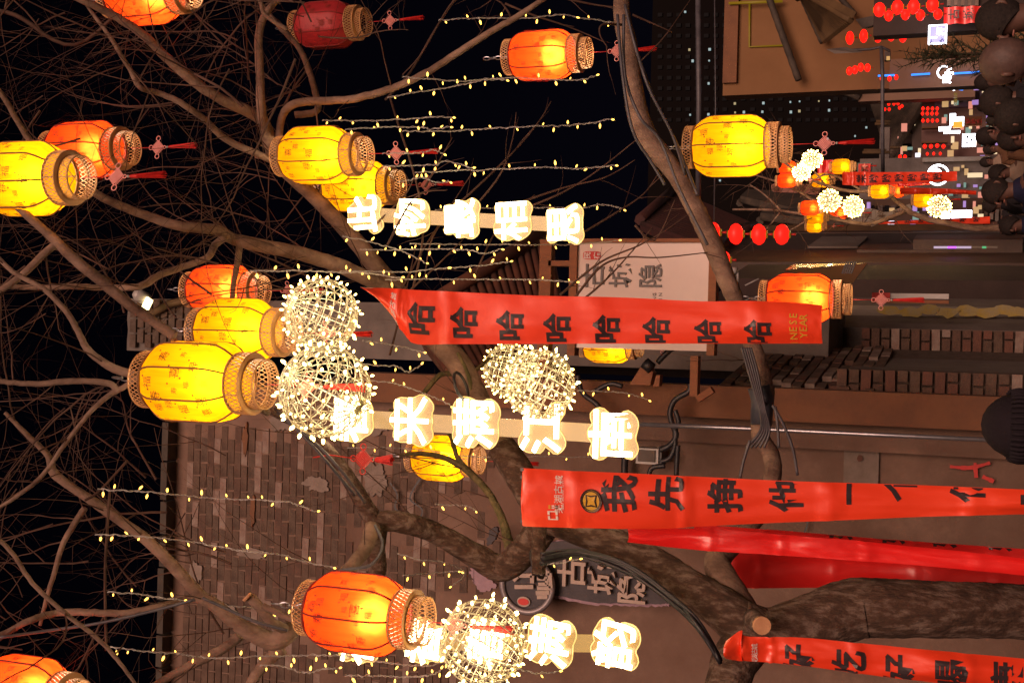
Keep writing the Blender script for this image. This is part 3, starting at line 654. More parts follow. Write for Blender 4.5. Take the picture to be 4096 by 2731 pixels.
limb('limb', [(3010,2470,6.0,40),(3035,2492,5.9,38),(3045,2500,5.85,38)], 'bark_rough', 12, 3, .05, 0)
q = MB(); q.tube([D(3042,2497,5.86), D(3050,2502,5.83)], .042, 14); child('cut_end', q, MT['cutwood'], TREE)
limb('limb', [(700,1345,5.6,22),(620,1290,5.6,20),(520,1220,5.6,21),(400,1120,5.6,22),(300,1040,5.6,22),(220,960,5.7,20),(160,905,5.7,18),(60,820,5.7,16),(-60,720,5.8,12)], 'bark', 10, 7, .1, 1.2)
limb('limb', [(225,975,5.7,16),(170,1020,5.7,16),(100,1090,5.7,15),(0,1160,5.7,13),(-120,1200,5.8,9)], 'bark', 8, 6, .1, 1)
limb('limb', [(900,950,6.9,16),(860,980,6.9,15),(830,1030,6.8,14),(740,1065,6.8,14),(640,1100,6.7,14),(560,1145,6.6,14),(430,1150,6.6,12),(280,1145,6.5,12),(120,1150,6.5,11),(-60,1140,6.4,8)], 'bark', 8, 7, .1, 1.2)
limb('limb', [(960,970,7,14),(950,1050,7,13),(935,1130,7.05,12),(930,1190,7.1,11)], 'bark', 8, 6, .1, .4)
limb('limb', [(540,1500,5.2,18),(460,1475,5.2,18),(400,1440,5.2,16),(345,1390,5.2,15),(310,1320,5.2,13),(260,1240,5.2,12),(180,1160,5.2,11),(90,1110,5.2,10),(20,1060,5.2,9),(-60,960,5.3,7)], 'bark', 8, 7, .12, 1.1)
limb('limb', [(475,1568,5.2,13),(440,1535,5.2,14),(360,1525,5.2,13),(260,1525,5.2,13),(140,1535,5.2,12),(0,1525,5.2,11),(-100,1510,5.2,9)], 'bark', 8, 7, .1, 1.0)
limb('limb', [(560,1500,5.2,12),(500,1545,5.2,11),(430,1585,5.2,11),(350,1660,5.2,9),(250,1790,5.2,9),(170,1900,5.2,9),(60,1990,5.2,8),(-60,2060,5.2,6)], 'bark', 8, 7, .1, 1.0)
limb('limb', [(1070,1650,6.6,15),(930,1560,6.2,16),(720,1500,5.7,16),(560,1490,5.3,15)], 'bark', 8, 6, .1, .3)
limb('limb', [(340,2030,6.2,13),(300,2090,6.2,13),(250,2180,6.2,11),(220,2280,6.2,10),(190,2380,6.2,9),(160,2500,6.2,7)], 'bark', 8, 6, .1, .9)
limb('limb', [(1150,120,7.3,8),(1060,60,7.3,9),(1040,-10,7.3,9),(1000,-100,7.3,8)], 'bark', 7, 6, .1, .6)
limb('limb', [(1180,460,7.8,14),(1270,440,7.8,14),(1250,330,7.8,13),(1200,200,7.8,12),(1110,100,7.9,10),(1020,-20,7.9,8)], 'bark', 7, 6, .1, .6)
limb('limb', [(-100,2080,5.6,9),(40,2200,5.6,9),(130,2330,5.6,9),(260,2450,5.6,9),(400,2560,5.6,9),(480,2650,5.6,8),(560,2760,5.6,6)], 'bark', 7, 6, .1, .8)
limb('limb', [(560,0-40,7.6,6),(300,180,7.6,7),(60,60,7.6,9),(-80,40,7.6,8)], 'twig', 6, 6, .1, .8)
limb('limb', [(1560,1640,7.0,6),(1640,1640,7.4,9),(1760,1500,7.5,11),(1870,1500,7.5,9),(1960,1430,7.5,7)], 'moss', 6, 6, .1, .5)
limb('limb', [(1885,1560,7.1,9),(1870,1490,7.1,8),(1830,1410,7.1,7)], 'moss', 6, 6, .1, 0)
limb('limb', [(-80,640,6.2,9),(80,700,6.2,12),(150,900,6.2,12),(330,1060,6.2,8)], 'bark', 7, 6, .1, .7)

# trunks hidden behind the banner carry wound cables
for k in range(5):
    o_ = (k-2)*9
    pts = [(2985+o_,1390,6.6),(3010+o_,1480,6.6),(3030+o_*.8,1560,6.6),(3050+o_*.6,1640,6.6),(3060+o_,1720,6.55),(3020+o_*2,1790,6.55)]
    q = MB(); q.tube([Vector(p) for p in smooth_line([list(D(*p)) for p in pts], 5)], .007, 6); child('wound_cable', q, MT['cable'], TREE)
for pts in ([(3090,1620,6.5),(3130,1690,6.5),(3170,1790,6.5),(3190,1900,6.5)], [(3100,1625,6.5),(3110,1700,6.5),(3115,1790,6.5)], [(3000,1760,6.5),(2975,1840,6.5),(2960,1910,6.5)],
            [(2495,60,6.6),(2500,300,6.55),(2560,470,6.5),(2640,560,6.55),(2720,760,6.55),(2830,980,6.5)], [(2530,140,6.6),(2590,340,6.6),(2690,540,6.65),(2740,700,6.7)], [(2500,20,6.6),(2545,200,6.55),(2620,400,6.7),(2700,560,6.8),(2790,780,6.6)],
            [(2470,60,6.6),(2490,300,6.5),(2530,520,6.5),(2600,640,6.55),(2660,740,6.55)],
            [(1100,1630,6.6),(1200,1720,6.5),(1290,1800,6.5),(1380,1900,6.5),(1460,2010,6.6)], [(1110,1650,6.6),(1210,1740,6.5),(1310,1850,6.5),(1420,1980,6.6)], [(1500,2100,6.6),(1530,2180,6.5),(1480,2260,6.4),(1340,2290,6.4),(1200,2420,6.3)],
            [(810,2390,6.0),(900,2430,6.0),(1010,2480,6.0),(1150,2520,6.0)], [(0,2548,5.9),(200,2520,6.0),(400,2490,6.0),(620,2440,6.0),(780,2396,6.0)]):
    q = MB(); q.tube([Vector(p) for p in smooth_line([list(D(*p)) for p in pts], 5)], .008, 6); child('wound_cable', q, MT['cable'], TREE)
for k in range(7):
    o_ = k*7; pts = [(2165,2215+o_,6.3),(2300,2200+o_*.6,6.35),(2450,2230+o_*.8,6.3),(2560,2280+o_,6.25),(2680,2370+o_,6.15),(2790,2480+o_*.7,6.0),(2880,2640+o_*.4,5.95)]
    q = MB(); q.tube([Vector(p) for p in smooth_line([list(D(*p)+Vector((0,R.uniform(-.03,.03),0))) for p in pts], 5)], .010, 6); child('wound_cable', q, MT['rubber'], TREE)
for (x, y, yy) in ((3045,1560,1.0),(2155,2250,1.0),(1850,1545,1.0)):   # ties round the limb
    q = MB(); c_ = D(x, y, 6.75)
    q.tube([c_+Vector((.075*math.cos(a), .075*math.sin(a)-.02, .03*math.cos(a))) for a in [2*PI*i/12 for i in range(12)]], .009, 6, closed=True); child('cable_tie', q, MT['rubber'], TREE)
q = MB(); q.tube([D(3035,1545,6.78), D(3050,1600,6.78), D(3045,1700,6.76)], [.058,.06,.056], 12, lump=.1); child('tape_wrap', q, surf('blue_grey_tape', (.04,.043,.06), (.06,.06,.085), 12, .45, .2), TREE)

# ---- twigs: short crooked shoots with side shoots, grown from the limbs
def grow(mb, p, d, length, r, depth, n_side=5):
    steps = max(4, int(length/.085)); st = length/steps; pts = [p.copy()]; rad = [r]
    bend = Vector((R.uniform(-1,1), R.uniform(-1,1), R.uniform(-1,1)))*.10
    for i in range(steps):
        d = (d+bend+Vector((R.gauss(0,.08), R.gauss(0,.08), R.gauss(0,.08)+.02))).normalized(); 
        p = p+d*st*R.uniform(.8,1.2); pts.append(p.copy()); rad.append(r*(1-.78*(i+1)/steps))
        if depth > 0 and i > 0 and R.random() < .62:
            sd = d.cross(Vector((R.uniform(-1,1), R.uniform(-1,1), R.uniform(-1,1)))).normalized()
            nd = (d*R.uniform(.5,1.1)+sd*R.uniform(.6,1.0)).normalized()
            grow(mb, p, nd, length*R.uniform(.28,.6)*(1-.4*i/steps), rad[-1]*.7, depth-1)
    mb.tube(pts, rad, 4 if r > .0035 else 3, caps=False)
tw = MB()
for L, rad, dens in LIMBS:
    acc = R.uniform(0, .2)
    for i in range(1, len(L)-1):
        seg = (L[i+1]-L[i]); acc += seg.length*dens
        while acc > .22:
            acc -= .22
            t_ = seg.normalized(); sd = t_.cross(Vector((R.uniform(-1,1), R.uniform(-.6,.6), R.uniform(-1,1)))).normalized()
            d_ = (t_*R.uniform(.1,1.0)+sd*R.uniform(.6,1)+Vector((0,0,.25))).normalized()
            ln = R.uniform(.3,1.15)*(1.0 if rad[i] > .01 else .6)
            grow(tw, L[i], d_, ln, min(.0075, rad[i]*.5, R.uniform(.0024,.0058)), 2 if ln > .5 else 1)
# more of the crown reaching in from beyond the left and upper edge of the picture
for k in range(100):
    x = R.uniform(-250, 950); y = R.uniform(-150, 2750)
    if R.random() < .35: x = R.uniform(900, 1300); y = R.choice((R.uniform(-100,480), R.uniform(-100,480), R.uniform(700,1150)))
    d = R.uniform(6.0, 9.5); a = R.gauss(PI, .9)
    p = D(x, y, d); v = (cX*math.cos(a)+cY*math.sin(a)+fwd*R.uniform(-.4,.4)).normalized()
    grow(tw, p, v, R.uniform(.6,1.7), R.uniform(.004,.009), 2)
child('twigs', tw, MT['twig'], TREE, kind='stuff')
def shoots(lst, name='shoot'):
    for pts in lst:
        q = MB(); L = [Vector(p) for p in smooth_line([list(D(*p)) for p in pts], 6)]; k = len(L)
        q.tube(L, [.0065*(1-.75*i/k)+.0008 for i in range(k)], 5, lump=.1)
        for i in range(2, k-1, 3):
            d_ = (L[i+1]-L[i]).normalized(); sd = d_.cross(Vector((R.uniform(-1,1),R.uniform(-1,1),R.uniform(-1,1)))).normalized()
            if R.random() < .4: grow(q, L[i], (d_+sd*.8).normalized(), R.uniform(.05,.3), .003, 0)
        child(name, q, MT['twig'], TREE)
shoots([[(1830,820,7),(1960,700,7),(2080,580,7),(2160,480,7),(2205,405,7)], [(1880,850,7),(2000,700,7),(2050,560,7),(2065,450,7)], [(2110,830,7.1),(2250,770,7.1),(2380,690,7.1),(2545,560,7)],
        [(2080,810,7.1),(2260,750,7.1),(2420,710,7.1),(2540,640,7.1)], [(2300,950,7),(2450,860,7),(2570,780,7),(2630,700,7)], [(2540,900,6.5),(2620,960,6.5),(2700,800,6.5)],
        [(2300,1190,6.6),(2400,1070,6.6),(2500,1030,6.6),(2640,1030,6.6),(2830,1010,6.7)], [(2240,1180,6.6),(2400,1050,6.6),(2560,980,6.6),(2700,900,6.7)], [(2280,1240,6.6),(2390,1150,6.6),(2480,1060,6.6),(2610,910,6.6)],
        [(1700,750,7.2),(1760,640,7.2),(1810,550,7.2)], [(1560,1420,7.2),(1620,1180,7.3),(1660,1000,7.3)], [(1600,1170,7.2),(1680,1020,7.2),(1800,830,7.2),(1890,690,7.2)], [(1620,1180,7),(1750,1060,7),(1850,960,7)],
        [(1500,900,7),(1620,780,7),(1660,700,7)], [(1900,1100,7.2),(2000,900,7.2),(2140,780,7.2)], [(2020,15,7),(2130,60,7),(2280,110,7),(2420,170,7)], [(2240,-10,6.9),(2380,20,6.9),(2470,30,6.9)], [(2530,60,6.8),(2600,90,6.8),(2690,130,6.8)],
        [(2490,100,6.7),(2410,100,6.6),(2400,140,6.6),(2430,190,6.6)], [(1950,-30,6.9),(1820,0,6.9),(1690,210,6.9),(1610,300,6.9)], [(1830,800,7),(1730,950,7),(1700,1100,7)], [(1550,980,6.9),(1660,790,6.9),(1790,760,6.9)]])
# a climbing rod-like sucker that carries the string lights from limb to limb
for pts in ([(1560,390,7.0),(1600,520,7.0),(1640,640,7.0),(1680,800,7.0),(1690,960,7.0),(1650,1160,7.0)], [(1830,-20,7.2),(1740,120,7.2),(1640,290,7.2),(1540,400,7.2)], [(440,1950,6.1),(430,2100,6.1),(420,2300,6.1),(425,2600,6.1)], [(510,1840,6.1),(400,1960,6.1),(340,2000,6.1)]):
    q = MB(); q.tube([Vector(p) for p in smooth_line([list(D(*p)) for p in pts], 6)], .007, 5, lump=.1); child('carrier_wire', q, MT['twig'], TREE)

# ---- far tree hung with lanterns at the end of the street
fb = Y(3900, 940, 20); FT = thing('far_tree', 'distant bare tree hung with lanterns and light balls beside the far shops', 'tree', (fb.x, 20, 0))
def flimb(pts, name='limb'):
    P = [];
    for x, y, r in pts: q = Y(x, y, 20); P.append((q.x, q.y, q.z, r*.004))
    S_ = smooth_line(P, 5); L = [Vector(s[:3]) for s in S_]; rad = [s[3] for s in S_]
    q = MB(); q.tube(L, [r_*.75 for r_ in rad], 8, lump=.15); child(name, q, MT['bark'], FT); return L, rad
gx = Y(3900, 920, 20)
q = MB(); q.tube([(gx.x, 20, -.05), (gx.x+.05, 20, .7), tuple(Y(3900,915,20)), tuple(Y(3720,880,20)), tuple(Y(3640,850,20)), tuple(Y(3570,790,20))], [.1,.07,.05,.045,.04,.035], 8, lump=.15); child('trunk', q, MT['bark'], FT)
fl = [flimb(p) for p in ([(3570,790,12),(3500,765,10),(3400,765,9),(3300,740,8),(3200,695,7),(3100,620,5),(3040,560,3)], [(3620,845,12),(3480,895,10),(3330,870,9),(3250,800,8),(3140,740,6),(3020,700,4)],
      [(3480,900,11),(3380,885,9),(3200,855,8),(3080,840,7),(2930,838,5)], [(3130,850,7),(3060,780,5),(3000,740,4)], [(3460,770,6),(3330,700,5),(3260,720,4),(3200,790,3)], [(3300,740,5),(3250,680,4),(3180,640,3)], [(3120,850,5),(3080,900,4),(3040,940,2)], [(3250,868,5),(3190,905,4),(3140,930,2)])]
q = MB()
for L, rad in fl:
    for i in range(2, len(L)-1, 2):
        sd = Vector((R.uniform(-1,1), R.uniform(-.5,.5), R.uniform(-1,1))).normalized(); grow(q, L[i], sd, R.uniform(.2,.9), .008, 1)
child('twigs', q, MT['twig'], FT, kind='stuff')
# spiky conifer by the right edge
cb = Y(4000, 215, 9.5); CT = thing('conifer_shrub', 'spiky dark conifer shrub standing behind the bald passer-by', 'shrub', (cb.x, 9.5, 0))
q = MB(); q.tube([(cb.x, 9.5, 0), (cb.x, 9.5, 2.0)], [.04,.015], 6); child('trunk', q, MT['twig'], CT)
q = MB()
for i in range(130):
    z = R.uniform(.3, 2.0); a = R.uniform(0, 2*PI); l_ = .42*(2.35-z)/1.6*R.uniform(.5,1.1)
    a0_ = Vector((cb.x, 9.5, z)); b0_ = a0_+Vector((math.cos(a)*l_, math.sin(a)*l_, R.uniform(.0,.28)))
    q.tube([a0_, b0_], [.006,.002], 3, caps=False)
    for k in range(12):
        c_ = a0_.lerp(b0_, .3+.7*k/12); d_ = Vector((R.uniform(-1,1), R.uniform(-1,1), R.uniform(-.3,1))).normalized()*.07; n_ = d_.orthogonal().normalized()*.005
        q.quad(c_-n_, c_+n_, c_+d_+n_*.2, c_+d_-n_*.2)
child('foliage', q, MT['leaf'], CT, kind='stuff')
# ------------------------------------------------------------------ lanterns
BR, BH = .17, .20     # body radius, half height
def prof(z):          # rounded barrel
    t = abs(z)/BH
    return BR*(1 if t < .55 else 1-.30*((t-.55)/.45)**1.7)
def make_parts():
    P = {}
    def shade(m):
        q = MB(); n = 48; zs = [-BH, -.185, -.165, -.14, -.11, -.06, 0, .06, .11, .14, .165, .185, BH]
        base = []
        for z in zs:
            for j in range(n):
                a = 2*PI*j/n; f = 1-.022*(1-abs(math.cos(4*a)))      # flatter between eight ribs
                rr = prof(z)*(1-.045*abs(math.sin(4*a)))*(1+.006*noise.noise(Vector((math.cos(a)*6, math.sin(a)*6, z*14)))); q.v.append((rr*math.cos(a), rr*math.sin(a), z))
        for i in range(len(zs)-1):
            for j in range(n):
                a = i*n; b = a+n; q.face((a+j, a+(j+1) % n, b+(j+1) % n, b+j), 0, True)
        return q.mesh('shade', m)
    P['shade_y'] = shade(MT['yellow_silk']); P['shade_r'] = shade(MT['red_silk']); P['shade_u'] = shade(MT['unlit_silk'])
    for k, m in (('rib_y','ribdark'),('rib_r','ribred')):
        q = MB(); q.tube([(prof(-BH+.4*i/12)+.001, 0, -BH+.4*i/12) for i in range(13)], .0042, 5); P[k] = q.mesh('rib', MT[m])
        q = MB(); q.tube([(prof(BH)*math.cos(a), prof(BH)*math.sin(a), 0) for a in [2*PI*j/24 for j in range(24)]], .006, 5, closed=True); P['ring'+k[3:]] = q.mesh('ring', MT[m])
    def collar(r, h):
        q = MB(); n = 40
        for s_ in (1, -1):
            for j in range(n):
                pts = []
                for i in range(5):
                    a = 2*PI*(j+s_*i*.42)/n; pts.append((r*math.cos(a), r*math.sin(a), h*i/4))
                q.tube(pts, .0023, 3, caps=False)
        for z in (0, h):
            q.tube([(r*math.cos(a), r*math.sin(a), z) for a in [2*PI*j/28 for j in range(28)]], .0034, 4, closed=True)
        return q.mesh('lattice_collar', MT['lattice'])
    P['col_big'] = collar(.124, .066); P['col_small'] = collar(.100, .05); P['col_top'] = collar(.118, .05)
    q = MB(); q.lathe([(.124,0),(.100,0)], 28); P['ledge'] = q.mesh('ledge', MT['lattice'])
    q = MB()
    for i in range(5):
        z = i*.042; pl = i % 2
        q.tube([((.012*math.cos(a)) if pl else 0, 0 if pl else .012*math.cos(a), z+.026*math.sin(a)) for a in [2*PI*j/10 for j in range(10)]], .0028, 4, closed=True)
    P['chain'] = q.mesh('chain', MT['steel'])
    q = MB(); q.tube([(0,0,0),(0,0,-.15)], .0022, 5); P['cord'] = q.mesh('cord', MT['tassel'])
    def knot(m):
        q = MB(); w_ = .034
        for k in range(-3, 4):
            for sgn in (1, -1):
                pts = [(w_*(k/3.5)*.5+t_*w_*.62-0*sgn, sgn*.002, sgn*(t_*w_*.62)-w_*(k/3.5)*.5*sgn) for t_ in (-1.1,-.5,0,.5,1.1)]
                q.tube(pts, .0026, 4)
        for cx_, cz_, rr in ((0,.046,.013),(0,-.046,.008),(.052,0,.013),(-.052,0,.013)):
            q.tube([(cx_+rr*math.cos(a), 0, cz_+rr*math.sin(a)) for a in [2*PI*j/12 for j in range(12)]], .0026, 4, closed=True)
        return q.mesh('knot', m)
    P['knot'] = knot(MT['knot']); P['knotr'] = knot(MT['knotred'])
    q = MB(); q.lathe([(0,-.007),(.006,-.004),(.007,0),(.006,.004),(0,.007)], 8); P['bead'] = q.mesh('bead', MT['whiteplastic'])
    q = MB(); q.lathe([(0,0),(.006,-.002),(.0085,-.02),(.010,-.045)], 10)
    for j in range(34):
        a = R.uniform(0, 2*PI); rr = R.uniform(.3,1)*.011; l_ = R.uniform(.175,.195); fl_ = R.uniform(1.3,1.9)
        q.tube([(rr*.6*math.cos(a), rr*.6*math.sin(a), -.01), (rr*math.cos(a), rr*math.sin(a), -.07), (rr*fl_*math.cos(a+.2), rr*fl_*math.sin(a+.2), -l_)], .0021, 3, caps=False)
    P['tassel'] = q.mesh('tassel', MT['tassel'])
    q = MB(); q.lathe([(0,-.03),(.018,-.026),(.028,-.008),(.026,.012),(.014,.03),(.012,.05),(0,.05)], 12); P['bulb'] = q.mesh('bulb', MT['lamp_cool'])
    q = MB(); q.tube([(-.1,0,0),(.1,0,0)], .002, 4); q.tube([(0,-.1,0),(0,.1,0)], .002, 4); P['cross'] = q.mesh('inner_wire', MT['lattice'])
    return P
LP = make_parts()
def prints(m, seed):
    rr = random.Random(seed); out = []; used = []
    tries = 0
    while len(out) < 40 and tries < 900:
        tries += 1
        a0_ = rr.uniform(0, 2*PI); z0_ = rr.uniform(-.145, .145); h = rr.choice((.028,.036,.046,.026)); ch = rr.choice('福福福禄寿喜')
        if any(abs((a0_-u[0]+PI) % (2*PI)-PI)*BR < .042 and abs(z0_-u[1]) < .042 for u in used): continue
        used.append((a0_, z0_)); q = MB()
        q.add_mesh(glyph(ch, 0, 1), lambda v: ((prof(z0_+v.y*h)+.0016)*math.cos(a0_+v.x*h/BR), (prof(z0_+v.y*h)+.0016)*math.sin(a0_+v.x*h/BR), z0_+v.y*h))
        a1_, z1_ = a0_+.16, z0_+.03
        q.add_mesh(([Vector((-.5,-.5,0)),Vector((.5,-.5,0)),Vector((.5,.5,0)),Vector((-.5,.5,0))], [(0,1,2,3)]), lambda v: ((prof(z1_)+.002)*math.cos(a1_+v.x*.007/BR), (prof(z1_)+.002)*math.sin(a1_+v.x*.007/BR), z1_+v.y*.008))
        out.append(q.mesh('printed_character', m))
    return out
PR = {'y': [prints(MT['printgold'], s_) for s_ in (1,2)], 'r': [prints(MT['printred'], s_) for s_ in (3,4)]}
bulb_lights = {}
def lantern(x, y, wpx, kind, label, spin=0, energy=1.0, far=False, tilt=(0,0), group='palace lanterns hung in the trees', full=True, tlen=1):
    sc = 1.0; d = (2*BR)*F/wpx
    if far: pos = Y(x, y, far); dd = (pos-CAM).dot(fwd); sc = wpx*dd/F/(2*BR)
    else: pos = D(x, y, d)
    o = thing('palace_lantern', label, 'lantern', pos, (tilt[0], tilt[1], spin), group, (sc,)*3)
    c = 'y' if kind == 'y' else 'r'
    obj('shade', LP['shade_'+kind], o)
    for k in range(8): obj('rib', LP['rib_'+c], o, rot=(0,0,PI/4*k))
    obj('ring', LP['ring_'+c], o, (0,0,-BH)); obj('ring', LP['ring_'+c], o, (0,0,BH))
    obj('lattice_collar', LP['col_big'], o, (0,0,-BH-.069)); 
    obj('ledge', LP['ledge'], o, (0,0,-BH-.071)); obj('lattice_collar', LP['col_small'], o, (0,0,-BH-.123))
    obj('top_collar', LP['col_top'], o, (0,0,BH+.003))
    if full:
        for me_ in PR[c][int(spin*10) % 2]: obj('printed_character', me_, o)
        obj('inner_wire', LP['cross'], o, (0,0,-BH-.08))
        obj('chain', LP['chain'], o, (0,0,BH+.03))
    tz = -BH-.13
    obj('cord', LP['cord'], o, (0,0,tz), scale=(1,1,1.0*tlen)); kz = tz-.15*tlen-.03
    k_ = obj('knot', LP['knot'], o, (0,0,kz), (0,0,-spin+R.uniform(-.4,.4)))
    ta_ = obj('tassel', LP['tassel'], o, (0,0,kz-.072)); obj('bead', LP['bead'], ta_, (0,0,.007))
    if kind != 'u':
        if full: obj('bulb', LP['bulb'], o, (0,0,-.06))
        e = round(energy*sc*sc*(.62 if kind == 'y' else 1), 2); key = (kind, e)
        if key not in bulb_lights:
            l = bpy.data.lights.new('lantern_bulb', 'POINT'); l.energy = e; l.shadow_soft_size = .06*sc
            l.color = (1,.82,.5); bulb_lights[key] = l
        lo = obj('bulb_light', bulb_lights[key], o, (.0, 0, -.07))
    return o
E_ = 11
lantern(790,1525,332,'y','largest yellow lantern, hanging in front of another yellow one at the left', .35, E_)
lantern(955,1325,262,'y','yellow lantern half hidden behind the largest yellow one, above a light ball', .8, E_)
lantern(885,1160,205,'r','red lantern crossed by a dark limb, behind the two big yellow ones', .2, E_)
lantern(100,716,295,'y','yellow lantern cut by the left edge of the picture, its round mouth open to view', .6, E_)
lantern(340,600,232,'r','red lantern with its bare bulb showing, behind the yellow one at the left edge', .1, E_*.6)
lantern(580,-22,240,'r','red lantern cut by the top edge of the picture above a thick limb', .55, E_)
lantern(1305,101,188,'u','dull red lantern that is not lit, near the top of the picture', .3)
lantern(2170,222,205,'r','glowing red lantern hanging alone beside the bent limb with string lights', .9, E_*1.2)
lantern(1270,622,232,'y','yellow lantern above the neon verse, overlapping a second yellow one', .45, E_)
lantern(1425,745,205,'y','yellow lantern partly behind another and touching the first neon character', .15, E_)
lantern(2925,585,243,'y','yellow lantern hanging alone in front of the dark tower block', .7, E_*1.1)
lantern(3200,1195,208,'r','red lantern at the lower end of the long laughing banner', .25, E_)
lantern(2430,1380,148,'y','yellow lantern mostly hidden behind the laughing banner, before the white signboard', .5, E_)
lantern(1765,1832,182,'y','yellow lantern crossed by thin dark branches in front of the brick wall', .85, E_)
lantern(1430,2452,318,'r','large red lantern hanging over a light ball near the bottom of the picture', .05, E_, tlen=.6)
lantern(95,2768,285,'r','red lantern cut off at the bottom left corner of the picture', .4, E_)
fg = 'small far lanterns hung in the distant tree'
for (x, y, w_, k, yy, lb) in ((3365,667,60,'y',20,'far yellow lantern nearest the red shop sign plate'), (3283,722,58,'y',20.3,'far yellow lantern just above the top of the distant banner'), (3148,722,60,'r',19.6,'far red lantern directly below the twin light balls'),
        (3150,672,54,'r',20.8,'far red lantern partly covered by the twin light balls'), (3520,765,60,'y',19.5,'far yellow lantern overlapping a red one under the distant banner'), (3583,765,54,'r',20.5,'far red lantern behind a yellow one under the distant banner'),
        (3240,832,60,'r',19.4,'far red lantern beside the lit eave of the terrace'), (3262,868,56,'y',20,'far yellow lantern right under a far red one'), (3258,905,50,'y',20.6,'lowest far yellow lantern beside the gilt corner post'),
        (3350,853,58,'r',20.6,'far red lantern next to the slanting white sign'), (3693,800,62,'y',20.4,'far yellow lantern next to the light ball by the street lamp glare')):
    lantern(x, y, w_, k, lb, R.random(), 4.0, far=yy, group=fg, full=False)

# plain round red lanterns, strung in rows
q = MB(); n = 20
pr_ = [(.02,-.36),(.16,-.35),(.17,-.31),(.36,-.22),(.47,-.08),(.48,.05),(.38,.22),(.17,.31),(.16,.35),(.02,.36)]
for r_, z in pr_:
    for j in range(n):
        a = 2*PI*j/n; rr = r_*(1-.035*(j % 2)); q.v.append((rr*math.cos(a), rr*math.sin(a), z))
for i in range(len(pr_)-1):
    for j in range(n): a = i*n; b = a+n; q.face((a+j, a+(j+1) % n, b+(j+1) % n, b+j), 0, True)
GL = q.mesh('globe', MT['red_globe'])
q = MB(); q.lathe([(.0,.0),(.17,.0),(.17,.05),(0,.05)], 12); CAP = q.mesh('cap', MT['ledyellow'])
q = MB(); q.tube([(0,0,0),(0,0,-.25)], [.03,.07], 8); TS = q.mesh('tassel', MT['tassel'])
def globe(x, y, w_, yy, label, group, tall=1):
    p = Y(x, y, yy); dd = (p-CAM).dot(fwd); s_ = w_*dd/F
    o = thing('globe_lantern', label, 'lantern', p, (0,0,R.random()), group, (s_, s_, s_*tall))
    obj('globe', GL, o); obj('cap', CAP, o, (0,0,.33)); obj('cap', CAP, o, (0,0,-.38)); obj('tassel', TS, o, (0,0,-.38))
ordn = ['first','second','third','fourth','fifth','sixth','seventh','eighth']
g1 = 'round red lanterns in a row beside the white signboard'
for i, (x, y) in enumerate(((2852,930),(2944,936),(3036,938),(3128,938))): globe(x, y, 88, 16, ordn[i]+' round red lantern from the bent limb in the row of four past the signboard', g1)
globe(2895,1040,80,15.6,'round red lantern half behind the bent limb, apart from the row of four', g1)
def row(pts, w_, yy, where, group, tall):
    for i, (x, y) in enumerate(pts): globe(x, y, w_, yy, f'{ordn[i % 8]} red globe lantern {where}', group, tall)
ga = 'red globe lanterns under the eaves at the right side of the street'
row([(3518,40),(3590,30),(3655,28),(3730,20)], 62, 19.5, 'in the topmost row against the awning shop', ga, 1.1)
row([(3555,64),(3622,60),(3682,62),(3752,58)], 46, 20, 'in the lower row against the awning shop', ga, 1.1)
row([(3400,153),(3455,145),(3512,145),(3565,140),(3612,145)], 56, 25.5, 'in the row below the upper eave of the beige house', ga, .85)
row([(3398,285),(3420,280),(3443,270),(3470,272)], 36, 26.5, 'in the row on the pale plinth above the blue strip', ga, 1.0)
row([(3528,315),(3558,315),(3585,310)], 24, 26, 'in the short row below the blue light strip', ga, 1.0)
gb = 'tiny red globe lanterns on the far lit shops'
row([(3555,417),(3576,416),(3592,415),(3608,425)], 15, 42, 'in the upper row on the timber pavilion', gb, 1.1)
row([(3539,438),(3557,438),(3598,432)], 15, 42, 'in the lower row on the timber pavilion', gb, 1.1)
for k, yr in enumerate((435,455,483)):
    row([(3692+i*19-(k == 1)*2, yr) for i in range(4 if k < 2 else 4)], 17, 40.5, f'in the {("top","middle","bottom")[k]} row of the first lit shop', gb, 1.0)
row([(3699,586),(3724,586),(3749,583),(3774,586)], 19, 40.5, 'in the top row of the second lit shop', gb, 1.15)
row([(3709,616),(3735,615),(3761,615)], 15, 40.5, 'in the bottom row of the second lit shop', gb, 1.0)
row([(3600,628),(3620,628)], 20, 41, 'in the pair under the timber pavilion', gb, 1.0)

# ------------------------------------------------------------------ light balls
def bulb_mesh(name, m, s_=1):
    q = MB(); q.lathe([(.0042,-.004),(.0042,.018)], 5, 1); q.lathe([(.0046,.016),(.0085,.022),(.0085,.032),(.004,.042),(0,.044)], 6, 0)
    q.v = [tuple(c*s_ for c in v) for v in q.v]
    return q.mesh(name, [m, MT['whiteplastic']])
BB = bulb_mesh('bulb', MT['ballbulb'], .62); BBF = bulb_mesh('bulb', MT['ballbulb'], .95); SB = bulb_mesh('bulb', MT['ledtip'], .56)
q = MB(); n = 40
for i in range(n):
    a, b = 2*PI*i/n, 2*PI*(i+1)/n
    for ro, ri in ((1.0,.985),):
        q.hexa([(ri*math.cos(a),-.011,ri*math.sin(a)),(ro*math.cos(a),-.011,ro*math.sin(a)),(ro*math.cos(a),.011,ro*math.sin(a)),(ri*math.cos(a),.011,ri*math.sin(a)),
                (ri*math.cos(b),-.011,ri*math.sin(b)),(ro*math.cos(b),-.011,ro*math.sin(b)),(ro*math.cos(b),.011,ro*math.sin(b)),(ri*math.cos(b),.011,ri*math.sin(b))])
HOOP = q.mesh('hoop', MT['cagewhite'])
bl = {}
